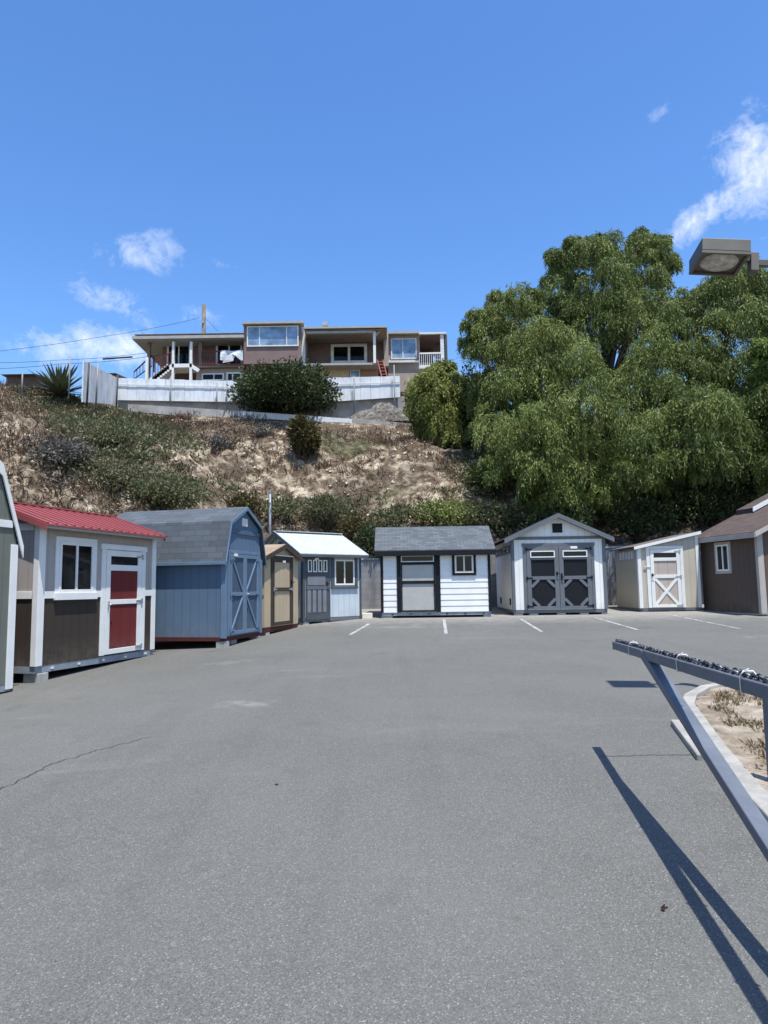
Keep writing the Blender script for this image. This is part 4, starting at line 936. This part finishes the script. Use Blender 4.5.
# utility pole and wires
up = at(203.5, 345, 54); ut = thing('utility_pole', 'weathered timber utility pole rising behind the house roof', 'utility pole', (up.x, up.y, 12.5))
tpz = at(203.5, 304.5, 54).z
M['timber'] = paint('grey_timber', (.16, .142, .122), .9, .2, 3)
MB().tube([(0, 0, -.5), (0, 0, tpz-12.5)], [.2, .155], 10).build('pole', M['timber'], ut)
MB().box(-.06, .06, -.26, -.15, tpz-14.1, tpz-13.8).build('insulator', M['concrete'], ut)
wm = paint('black_cable', (.02, .02, .022), .6)
def wire(label, pts, r=.014, sag=.35, blob=None):
    P_ = [at(*p) for p in pts]; t_ = thing('utility_wire', label, 'wire', tuple(P_[0]), 0, 'wires left of the house'); c_ = []
    for a, b in zip(P_[:-1], P_[1:]):
        for i in range(13):
            u = i/12; q = a.lerp(b, u); q.z -= sag*4*u*(1-u)*.3; c_.append(q-P_[0])
    o = MB().tube(c_, r, 5).build('cable', wm, t_)
    if blob is not None:
        q = P_[0].lerp(P_[-1], blob)-P_[0]; d_ = (P_[-1]-P_[0]).normalized(); MB().tube([q-d_*.9, q+d_*.9], .05, 6).build('splice', wm, t_)
wire('highest wire climbing to the utility pole from the left edge', [(-40, 355, 44), (100, 337, 50), (199, 318, 54)])
wire('middle wire running level above the agave to the house', [(-40, 362, 44), (60, 360, 47), (160, 351, 46)])
wire('lowest wire with a dark splice running above the fence to the stair', [(-40, 369, 42), (60, 364, 44), (160, 355, 44)], blob=.78)
wire('short wire dropping from the utility pole to the house roof', [(205, 318, 54), (218, 331, 49)], sag=.1)

# thin pole behind the pale blue shed
p = hit(270, 534); tp_ = at(270, 493, p.y); pt = thing('pole', 'thin grey steel pole standing behind the pale blue shed roof', 'pole', (p.x, p.y, p.z))
MB().tube([(0, 0, -1.0), (0, 0, tp_.z-p.z)], .045, 10).build('tube', M['steel'], pt); MB().tube([(0, 0, tp_.z-p.z), (0, 0, tp_.z-p.z+.04)], .055, 10).build('cap', M['steel'], pt)

# ------------------------------------------------------------------ vegetation
M['pepper'] = leafmat('pepper_tree_leaf', (.040, .062, .016), (.132, .170, .044), (.325, .365, .112), .26)
M['pepper2'] = leafmat('pepper_tree_leaf_bright', (.050, .074, .018), (.150, .188, .047), (.355, .390, .120), .26)
M['bark'] = paint('pepper_bark', (.09, .068, .052), .95, .25, 4, 0, .6)
def crown_pepper(name, t_, lobes, mat, org, dens=10, leaf=(.13, .038), layers=((0, 1),), strand=(.45, 1.35)):
    """each lobe carries drooping clumps; each clump is a dome of hanging leafy strands"""
    PP, DD, RR, LL = [], [], [], []
    for lx, ly, Y, r in lobes:
        for li, (dY, sc_) in enumerate(layers):
            c = np.array(at(lx, ly, Y+dY+rng.uniform(-.5, .5))); R_ = r*Y/FPX*sc_; nc = int(max(6, 1.2*dens*(R_/1.1)**1.5)*(1 if li == 0 else .85))
            u = rng.normal(size=(nc, 3)); u[:, 2] += .35; u[:, 1] -= .25 if li == 0 else -.1; u /= np.linalg.norm(u, axis=1)[:, None]
            cc = c+u*(R_*rng.uniform(.55, 1.08, nc)[:, None])*[1.0, 1.0, .95]; rc = rng.uniform(.15, .47, nc)*max(.55, min(1.1, R_))
            K, ns_ = 14, 29
            v = rng.normal(size=(nc, ns_, 3)); v[..., 2] = np.abs(v[..., 2])*.8; v /= np.linalg.norm(v, axis=2)[..., None]
            p0 = cc[:, None, :]+v*rc[:, None, None]*rng.uniform(.35, 1.0, (nc, ns_, 1))
            Ls = rng.uniform(*strand, (nc, ns_))*np.clip(R_/1.1, .5, 1.1)*rng.uniform(.6, 1.15, (nc, 1))
            out = v*[1, 1, .25]+u[:, None, :]*[.5, .5, .0]; out /= np.linalg.norm(out, axis=2)[..., None]+1e-6
            q = np.linspace(0, 1, K)[None, None, :, None]; L4 = Ls[..., None, None]
            path = p0[:, :, None, :]+out[:, :, None, :]*(L4*.36*np.sqrt(q))+np.array([0, 0, 1.0])*(L4*(.12*q-.95*q**1.5))
            path = path+rng.normal(0, .02, path.shape)
            dirs = rng.normal(0, .42, path.shape)+np.array([0, 0, -.85])+out[:, :, None, :]*.5*(1-q)
            PP.append(path.reshape(-1, 3)); DD.append(dirs.reshape(-1, 3))
            RR.append(np.clip(rng.random((nc, 1, 1))*.5+rng.random((nc, ns_, 1))*.28+rng.random((nc, ns_, K))*.3, 0, 1).ravel()); LL.append(np.full(nc*ns_*K, 1.0 if li == 0 else 1.5))
    PP = np.concatenate(PP); DD = np.concatenate(DD); RR = np.concatenate(RR); LL = np.concatenate(LL); n_ = len(PP)
    return leaves(name, PP-np.array(org), DD, rng.uniform(.7, 1.4, n_)*leaf[0]*LL, rng.uniform(.7, 1.3, n_)*leaf[1]*LL, mat, t_, RR)
def limbs(t_, org, base, lobes, r0, split, every=2):
    mb = MB(); s_ = base.lerp(Vector(split), .5)+Vector((.15, 0, 0)); org = Vector(org)
    mb.tube([base-org-Vector((0, 0, .6)), s_-org, Vector(split)-org], [r0*1.25, r0, r0*.8], 10)
    for i, (lx, ly, Y, r) in enumerate(lobes):
        if i % every: continue
        c = at(lx, ly, Y); sp_ = Vector(split)+Vector((rng.uniform(-.2, .2), rng.uniform(-.2, .2), rng.uniform(-.6, .4))); mid = sp_.lerp(c, .55)+Vector((rng.uniform(-.3, .3), 0, .35))
        mb.tube([sp_-org, mid-org, c-org], [r0*.45, r0*.26, r0*.08], 7)
    return mb.build('trunk', M['bark'], t_)
def tree(label, lobes, bpx, bY, mat, r0, splitpx, dens=12, layers=((0, 1), (2.2, .95)), group=None, leaf=(.14, .033)):
    x = at(bpx, 500, bY).x; base = Vector((x, bY, terr(x, bY))); sp_ = at(splitpx[0], splitpx[1], bY)
    t_ = thing('pepper_tree', label, 'tree', tuple(base), 0, group)
    limbs(t_, base, base, lobes, r0, sp_); crown_pepper('crown', t_, lobes, mat, base, dens, leaf, layers); return t_
G = 'pepper trees on the slope'
LA = [(572,268,31,20),(592,250,31,19),(612,262,31,24),(640,252,31,20),(657,246,31,11),(668,262,31,10),(560,288,31,20),(605,290,30.5,30),(645,288,31,24),(590,320,30,32),(635,322,30,30),(560,322,30.5,24),(662,312,31,16),(555,258,31,9),(605,240,31,9),(575,245,31,10),(640,238,31,9)]
LB = [(476,322,30,14),(492,328,30,22),(515,305,30,20),(500,300,30,12),(470,345,30,14),(535,300,30,14),(500,358,29.5,28),(532,345,29,26),(555,350,28.5,24),(484,385,30,18),(545,385,28,30),(518,395,28.5,26),(578,372,28,28),(500,428,28.5,22),(530,430,27.6,30),(560,432,27.4,30),(512,462,27.6,22),(545,470,27.3,26),(588,410,27.5,30),(588,455,27.3,28),(496,468,28,14),(565,498,27.2,20),(602,488,27.2,22),(530,495,27.6,15),(486,398,31,17),(497,412,30.6,17),(484,425,30.6,13)]
LC = [(694,300,28,20),(715,285,28,20),(742,282,28,24),(772,290,28,26),(680,318,27.5,22),(722,325,27.3,30),(760,335,27,32),(650,360,27.5,28),(690,368,27,34),(740,378,27,36),(795,360,27,34),(630,388,27.3,26),(660,408,27,32),(710,418,26.7,34),(760,420,26.7,36),(640,440,26.8,28),(690,452,26.6,28),(735,450,26.6,28),(775,458,26.7,28),(622,468,26.9,22),(655,474,26.8,20),(805,430,27,40),(665,335,28,18),(700,470,26.8,16)]
LC = [(a, b, c-(1.6 if b > 395 else .6), d) for a, b, c, d in LC]
LB = [(a, b, c-(1.2 if b > 400 else 0), d) for a, b, c, d in LB]
LD = [(440,373,34,14),(426,388,34,16),(455,388,34,15),(440,405,33.8,22),(420,408,34,11),(462,410,34,12),(436,428,33.8,17),(456,434,33.8,13),(445,448,33.8,10)]
tree('tallest pepper tree, its crown standing against the sky behind the white gable shed', LA, 610, 30.5, M['pepper'], .32, (605, 400), group=G)
tree('broad drooping pepper tree hanging low beside the bare slope', LB, 545, 29, M['pepper2'], .36, (540, 430), group=G, layers=((0, 1), (2.0, .9)))
tree('dense pepper tree spreading behind the beige and brown sheds', LC, 705, 28.5, M['pepper'], .40, (705, 430), group=G)
tree('small round young tree standing at the end of the low wall', LD, 441, 34, leafmat('young_tree_leaf', (.06, .085, .02), (.20, .225, .055), (.42, .43, .14), .28), .14, (441, 425), dens=30, layers=((0, 1), (.8, .9)), leaf=(.15, .045))
# bright sprays from a nearer tree outside the frame
LE = [(773,318,24.6,12),(771,343,24.6,14),(768,368,24.6,10),(772,392,24.6,13),(793,330,25,28),(803,370,25,32),(774,420,24.6,10)]
x = at(812, 500, 25.9).x; base = Vector((x, 25.9, terr(x, 25.9))); t_ = thing('leafy_tree', 'bright leafy branch tips of a nearer tree at the right edge under the lamp', 'tree', tuple(base))
limbs(t_, base, base, LE, .16, at(812, 420, 25.6), 1); crown_pepper('crown', t_, LE, leafmat('fresh_leaf', (.06, .10, .02), (.12, .18, .035), (.22, .27, .07), .4), base, 9, (.16, .06), ((0, 1),))

def shrub(name, label, px, py, Y, rx, ry, mat, n_=2200, leaf=(.09, .05), cat='shrub', lobes=9, group=None, droop=0.0):
    c = at(px, py, Y); R_ = rx*Y/FPX; Rz = ry*Y/FPX; bz = min(terr(c.x, c.y), c.z-Rz*.6); t_ = thing(name, label, cat, (c.x, c.y, bz), 0, group)
    PP, DD = [], []
    for i in range(lobes):
        a_ = rng.uniform(0, 2*math.pi); e_ = rng.uniform(-.5, 1.0); q = .62
        cc = np.array([math.cos(a_)*R_*q*rng.uniform(.3, 1.1), math.sin(a_)*R_*q*.8, e_*Rz*.55]); r_ = rng.uniform(.42, .68)
        m_ = n_//lobes; u = rng.normal(size=(m_, 3)); u /= np.linalg.norm(u, axis=1)[:, None]
        PP.append(cc+u*[R_*r_, R_*r_*.9, Rz*r_*1.05]*(rng.uniform(.55, 1.08, m_)[:, None])); DD.append(u+rng.normal(0, .6, u.shape)+[0, 0, .25-droop])
    PP = np.concatenate(PP)+[0, 0, c.z-bz]; DD = np.concatenate(DD); n2 = len(PP)
    leaves('foliage', PP, DD, rng.uniform(.6, 1.4, n2)*leaf[0], rng.uniform(.7, 1.3, n2)*leaf[1], mat, t_)
    mb = MB()
    for i in range(6):
        a_ = i*1.05; mb.tube([(math.cos(a_)*.05, math.sin(a_)*.05, -.2), (math.cos(a_)*R_*.3, math.sin(a_)*R_*.3, (c.z-bz)*.6), (math.cos(a_)*R_*.55, math.sin(a_)*R_*.5, c.z-bz+Rz*.3)], [.05, .03, .01], 5)
    mb.build('stems', M['bark'], t_); return t_
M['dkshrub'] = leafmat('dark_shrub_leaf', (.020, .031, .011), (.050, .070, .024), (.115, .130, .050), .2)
M['olive'] = leafmat('olive_scrub_leaf', (.044, .054, .024), (.115, .124, .058), (.215, .200, .105), .25)
M['brownscrub'] = leafmat('brown_green_leaf', (.045, .038, .014), (.085, .075, .024), (.16, .125, .04), .2)
M['greyscrub'] = leafmat('grey_scrub_leaf', (.05, .048, .042), (.11, .105, .09), (.19, .18, .15), .15)
shrub('round_shrub', 'big dark round shrub growing against the white fence under the house', 288, 393, 37.6, 50, 24, M['dkshrub'], 24000, (.17, .10), lobes=40)
shrub('round_shrub', 'brownish green round shrub on the bare slope below the white low wall', 302, 440, hit(302, 456).y-.3, 19, 21, M['brownscrub'], 6000, (.15, .08))
shrub('tall_shrub', 'tall dark bush in the gap behind the small round young tree', 473, 412, 33.5, 17, 44, M['dkshrub'], 9000, (.17, .08), lobes=20)
SG = 'scrub along the foot of the slope'
for i, (px, py, rx, ry, mt, lab) in enumerate([(327,516,27,20,'olive','rounded grey-green bush just above the pale roof'), (356,528,22,15,'brownscrub','yellowish brown bush at the right end of the pale roof'), (285,512,24,16,'olive','dark bush behind the thin steel pole'), (395,520,28,14,'olive','low bush above the left end of the grey shingle roof'), (440,518,34,15,'pepper2','wide low bush above the middle of the grey shingle roof'), (487,522,26,20,'olive','bush between the grey shingle roof and the white gable roof'), (490,478,22,17,'pepper2','light green bush under the drooping pepper tree'), (372,545,16,22,'dkshrub','ivy bush spilling over the grey retaining wall'), (245,508,20,14,'brownscrub','brown bush behind the peak of the blue barn shed'), (160,497,42,16,'olive','dark green bush mass behind the red metal roof'), (110,478,38,17,'olive','green bush on the left flank above the red metal roof'), (105,440,30,18,'olive','grey-green bush high on the left flank below the agave'), (220,445,16,9,'greyscrub','grey leafless bush in the middle of the bare slope'), (62,455,30,16,'greyscrub','dry grey bush on the far left flank'), (265,432,13,9,'greyscrub','small grey bush beside the brownish round shrub')]):
    p = hit(px, py+ry*.5); shrub('scrub_bush', lab, px, py, p.y-.2, rx, ry, M[mt], int(30*rx*ry*rng.uniform(.10, .22)), (.13, .055), lobes=10, group=SG)

for px, py, Y, rx, ry, lab in ((560,522,26.2,34,16,'dark shaded bush under the drooping tree behind the white gable roof'), (640,520,26.6,36,22,'dark shaded bush behind the gap between the white gable shed and the beige shed'), (700,505,26.8,40,24,'dark shaded bush behind the beige lean-to roof'), (755,490,27.2,34,24,'dark shaded bush behind the brown shed roof')):  # dark bushes added to stand in for deep shade below the crowns
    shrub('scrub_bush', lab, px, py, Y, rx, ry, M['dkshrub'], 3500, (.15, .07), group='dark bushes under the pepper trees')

# agave
cand = [at(60, 380, 26+.25*i) for i in range(40)]; q = max(cand, key=lambda c: (terr(c.x, c.y)-EYE)/c.y); p = Vector((q.x, q.y, terr(q.x, q.y))); ag = thing('agave', 'large spiky agave silhouetted on the crest at the left', 'agave', (p.x, p.y, p.z+.22))
mb = MB()
for i in range(70):
    a_ = i*2.39996; el = -.05+1.4*(i/70)**.85; L = random.uniform(1.7, 2.15)*(1-.12*abs(el-.7)); d_ = Vector((math.cos(a_)*math.cos(el), math.sin(a_)*math.cos(el), math.sin(el))); sd = d_.cross(Vector((0, 0, 1))).normalized(); nn = sd.cross(d_)
    vs = []
    for j in range(6):
        u = j/5; c = d_*L*u+Vector((0, 0, .30-.30*u*u*math.cos(el))); w = .125*(1-u)**.55*(1 if j else .8)+.003; vs += [c-sd*w, c+nn*(-.03*(1-u)), c+sd*w]
    fs = []
    for j in range(5):
        for q in (0, 1): fs.append((j*3+q, j*3+q+1, (j+1)*3+q+1, (j+1)*3+q))
    mb.add(vs, fs)
k = N('agave_leaf'); co = objco(k); f = k.noise(co, 4, 4); k.l(k.ramp(f, [(.3, (.05, .065, .03)), (.7, (.13, .15, .075))]), k.b.inputs['Base Color']); k.b.inputs['Roughness'].default_value = .5
mb.build('leaves', k.m, ag); MB().tube([(0, 0, -.5), (0, 0, .1)], [.30, .2], 10).build('trunk', M['bark'], ag)
for px, tp, bt in ((22, 372, 386), (69, 357, 388)):
    Y = 31.5; a = at(px, tp, Y); b = at(px, bt, Y); t_ = thing('fence_post', 'thin grey post left of the agave on the crest' if px == 22 else 'thin dark post right behind the agave', 'post', tuple(b), 0)
    MB().tube([(0, 0, -.5), (0, 0, a.z-b.z)], .035, 7).build('pole', M['rail'], t_)

# scattered brush on the slope
def px_density(px, py):
    g = 0.0
    for cx, cy, rx, ry, w in ((130,455,75,28,1), (170,495,60,18,1), (75,420,30,18,.6), (330,515,60,16,.5), (430,520,80,13,.55), (480,480,40,30,.8), (520,520,60,20,.9), (105,425,50,20,.5), (230,405,30,10,.3), (60,400,50,20,.35)):
        q = ((px-cx)/rx)**2+((py-cy)/ry)**2; g = max(g, w*max(0, 1.25-q))
    return min(1, g)
dry, grn = [], []
while len(dry) < 7000:
    x, y = rng.uniform(-24, 14), rng.uniform(10, 37.5)
    yt = float(np.interp(x, *YT))
    if y < yt+.3: continue
    nz = mnoise.noise(Vector((x*.45, y*.45, 21)))+.6*mnoise.noise(Vector((x*1.4, y*1.4, 3)))
    z = terr(x, y); px, py = proj((x, y, z)); g = px_density(px, py)
    if rng.random() < g*.9 and len(grn) < 3600: grn.append((x, y, z))
    elif nz > rng.uniform(-.75, .45)-(.45 if px < 190 else -.34 if py > 415 else 0): dry.append((x, y, z))
dry = np.array(dry); grn = np.array(grn)
def tufts(C, nb, spread, hl, wd, upb):
    P_ = np.repeat(C, nb, 0)+rng.normal(0, 1, (len(C)*nb, 3))*[spread, spread, spread*.25]; sc_ = np.repeat(rng.uniform(.5, 1.5, len(C)), nb)
    D_ = rng.normal(0, .55, P_.shape)+[0, -.1, upb]; return P_, D_, rng.uniform(.5, 1.2, len(P_))*hl*sc_, rng.uniform(.6, 1.4, len(P_))*wd
M['dryleaf'] = leafmat('dry_brush_leaf', (.040, .028, .021), (.115, .074, .048), (.27, .20, .13), .1, .9)
P_, D_, L_, W_ = tufts(dry, 16, .16, .30, .035, .7)
tag(leaves('dry_brush', P_, D_, L_, W_, M['dryleaf'], rnd=np.clip(np.repeat(rng.random(len(dry)), 16)*.75+rng.random(len(P_))*.35, 0, 1)), 'dry brown brush covering the steep slope', 'brush', kind='stuff')
P_, D_, L_, W_ = tufts(grn, 34, .24, .17, .06, .45); P_[:, 2] += .15
tag(leaves('ground_cover', P_, D_, L_, W_, M['olive'], rnd=np.clip(np.repeat(rng.random(len(grn)), 34)*.6+rng.random(len(P_))*.45, 0, 1)), 'low olive green ground cover patches on the slope', 'ground cover', kind='stuff')
# pale stones on the slope
stn = MB(); cnt = 0
while cnt < 700:
    x, y = rng.uniform(-18, 7), rng.uniform(20, 36.8); yt = float(np.interp(x, *YT))
    if y < yt+.5 or mnoise.noise(Vector((x*.5, y*.5, 40))) < .05: continue
    cnt += 1; z = terr(x, y); q = rng.uniform(.03, .12); c = Vector((x, y, z+q*.1))
    vs = [c+Vector(v)*q*random.uniform(.6, 1.3) for v in ((1,0,0),(-1,0,0),(0,1,0),(0,-1,0),(0,0,.8),(0,0,-.8),(.6,-.6,.4),(-.5,-.6,.4))]
    stn.add(vs, [(0,2,4),(2,1,4),(1,7,4),(7,6,4),(6,0,4),(7,3,6),(3,0,6),(1,3,7),(2,0,5),(1,2,5),(3,1,5),(0,3,5)])
tag(stn.build('loose_stones', paint('pale_sandstone', (.50, .43, .33), .95, .2, 5, 0, .5)), 'pale broken stones scattered over the slope', 'stones', kind='stuff')

# ------------------------------------------------------------------ sky and sun
SUN = Vector((.15, -.30, 1.0)).normalized(); EL = math.asin(SUN.z); AZ = math.atan2(SUN.x, SUN.y)
wd = bpy.data.worlds.new("World"); S.world = wd; wd.use_nodes = True; nt = wd.node_tree
bg = nt.nodes['Background']
class WN(N):
    def __init__(s): s.t = nt
kw = WN()
sky = kw.n('ShaderNodeTexSky'); sky.sky_type = 'NISHITA'; sky.sun_disc = False; sky.sun_elevation = EL; sky.sun_rotation = AZ; sky.altitude = 20; sky.air_density = 1.0; sky.dust_density = .6; sky.ozone_density = 2.5
dirv = kw.n('ShaderNodeTexCoord').outputs['Generated']
hs = kw.n('ShaderNodeHueSaturation'); hs.inputs['Hue'].default_value = .506; hs.inputs['Saturation'].default_value = 1.25; hs.inputs['Value'].default_value = 1.0; kw.l(sky.outputs[0], hs.inputs['Color'])
wisp = kw.noise(dirv, 17, 10, .66, .5); fine = kw.noise(dirv, 60, 9, .68, .8)
tex = kw.math('ADD', kw.math('MULTIPLY', wisp, .7), kw.math('MULTIPLY', fine, .3))
tot = None
def vdot(v):
    nd = kw.n('ShaderNodeVectorMath'); nd.operation = 'DOT_PRODUCT'; kw.l(dirv, nd.inputs[0]); nd.inputs[1].default_value = v; return nd.outputs['Value']
for cx, cy, a, b, ang, w in ((145,252,48,24,-8,.68),(222,264,20,13,0,.5),(120,303,62,20,18,.66),(100,347,100,24,0,.85),(30,350,80,20,0,.5),(205,318,45,18,10,.6),(248,296,25,8,0,.35),(712,206,70,17,-30,.9),(756,150,24,38,-35,.92),(800,170,50,50,0,.8),(750,165,50,46,-30,.9),(657,115,20,9,-22,.55),(526,170,15,8,-30,.42),(470,183,18,8,0,.3),(760,235,40,12,-20,.5)):
    c = (F+RT*((cx-384)/FPX)-UP*((cy-512)/FPX)).normalized(); r_ = c.cross(Vector((0, 0, 1))).normalized(); u_ = r_.cross(c); t_ = math.radians(-ang)
    e1 = (r_*math.cos(t_)+u_*math.sin(t_))*(FPX/a); e2 = (-r_*math.sin(t_)+u_*math.cos(t_))*(FPX/b)
    x_ = vdot(e1); y_ = vdot(e2); q = kw.math('ADD', kw.math('MULTIPLY', x_, x_), kw.math('MULTIPLY', y_, y_))
    front = kw.math('GREATER_THAN', vdot(c), 0.0)
    mk = kw.math('MULTIPLY', kw.math('MULTIPLY', kw.math('SUBTRACT', 1.0, kw.math('MULTIPLY', q, .55), True), w), front)
    tot = mk if tot is None else kw.math('MAXIMUM', tot, mk)
den = kw.math('ADD', kw.math('MULTIPLY', kw.math('SUBTRACT', tex, .5), 3.6), kw.math('MULTIPLY', kw.math('SUBTRACT', tot, .52), 1.5), True)
den = kw.math('MULTIPLY', den, kw.math('MULTIPLY', tot, .85, True))
CLOUD = (5.2, 5.35, 5.6)
mixc = kw.mix(den, hs.outputs[0], CLOUD); kw.l(mixc, bg.inputs['Color']); bg.inputs['Strength'].default_value = .119
sl = bpy.data.lights.new('sun', 'SUN'); sl.energy = 3.3; sl.angle = math.radians(.53); sl.color = (1.0, .975, .925)
so = bpy.data.objects.new('sun', sl); COL.objects.link(so); so.rotation_euler = SUN.to_track_quat('Z', 'Y').to_euler(); so.location = (10, -10, 40)
vs_ = S.view_settings; vs_.view_transform = 'Standard'; vs_.look = 'None'; vs_.gamma = 1; vs_.exposure = 1.06; vs_.use_curve_mapping = False
S.cycles.max_bounces = 4; S.cycles.diffuse_bounces = 2; S.cycles.glossy_bounces = 2; S.cycles.transmission_bounces = 2; S.cycles.use_denoising = True
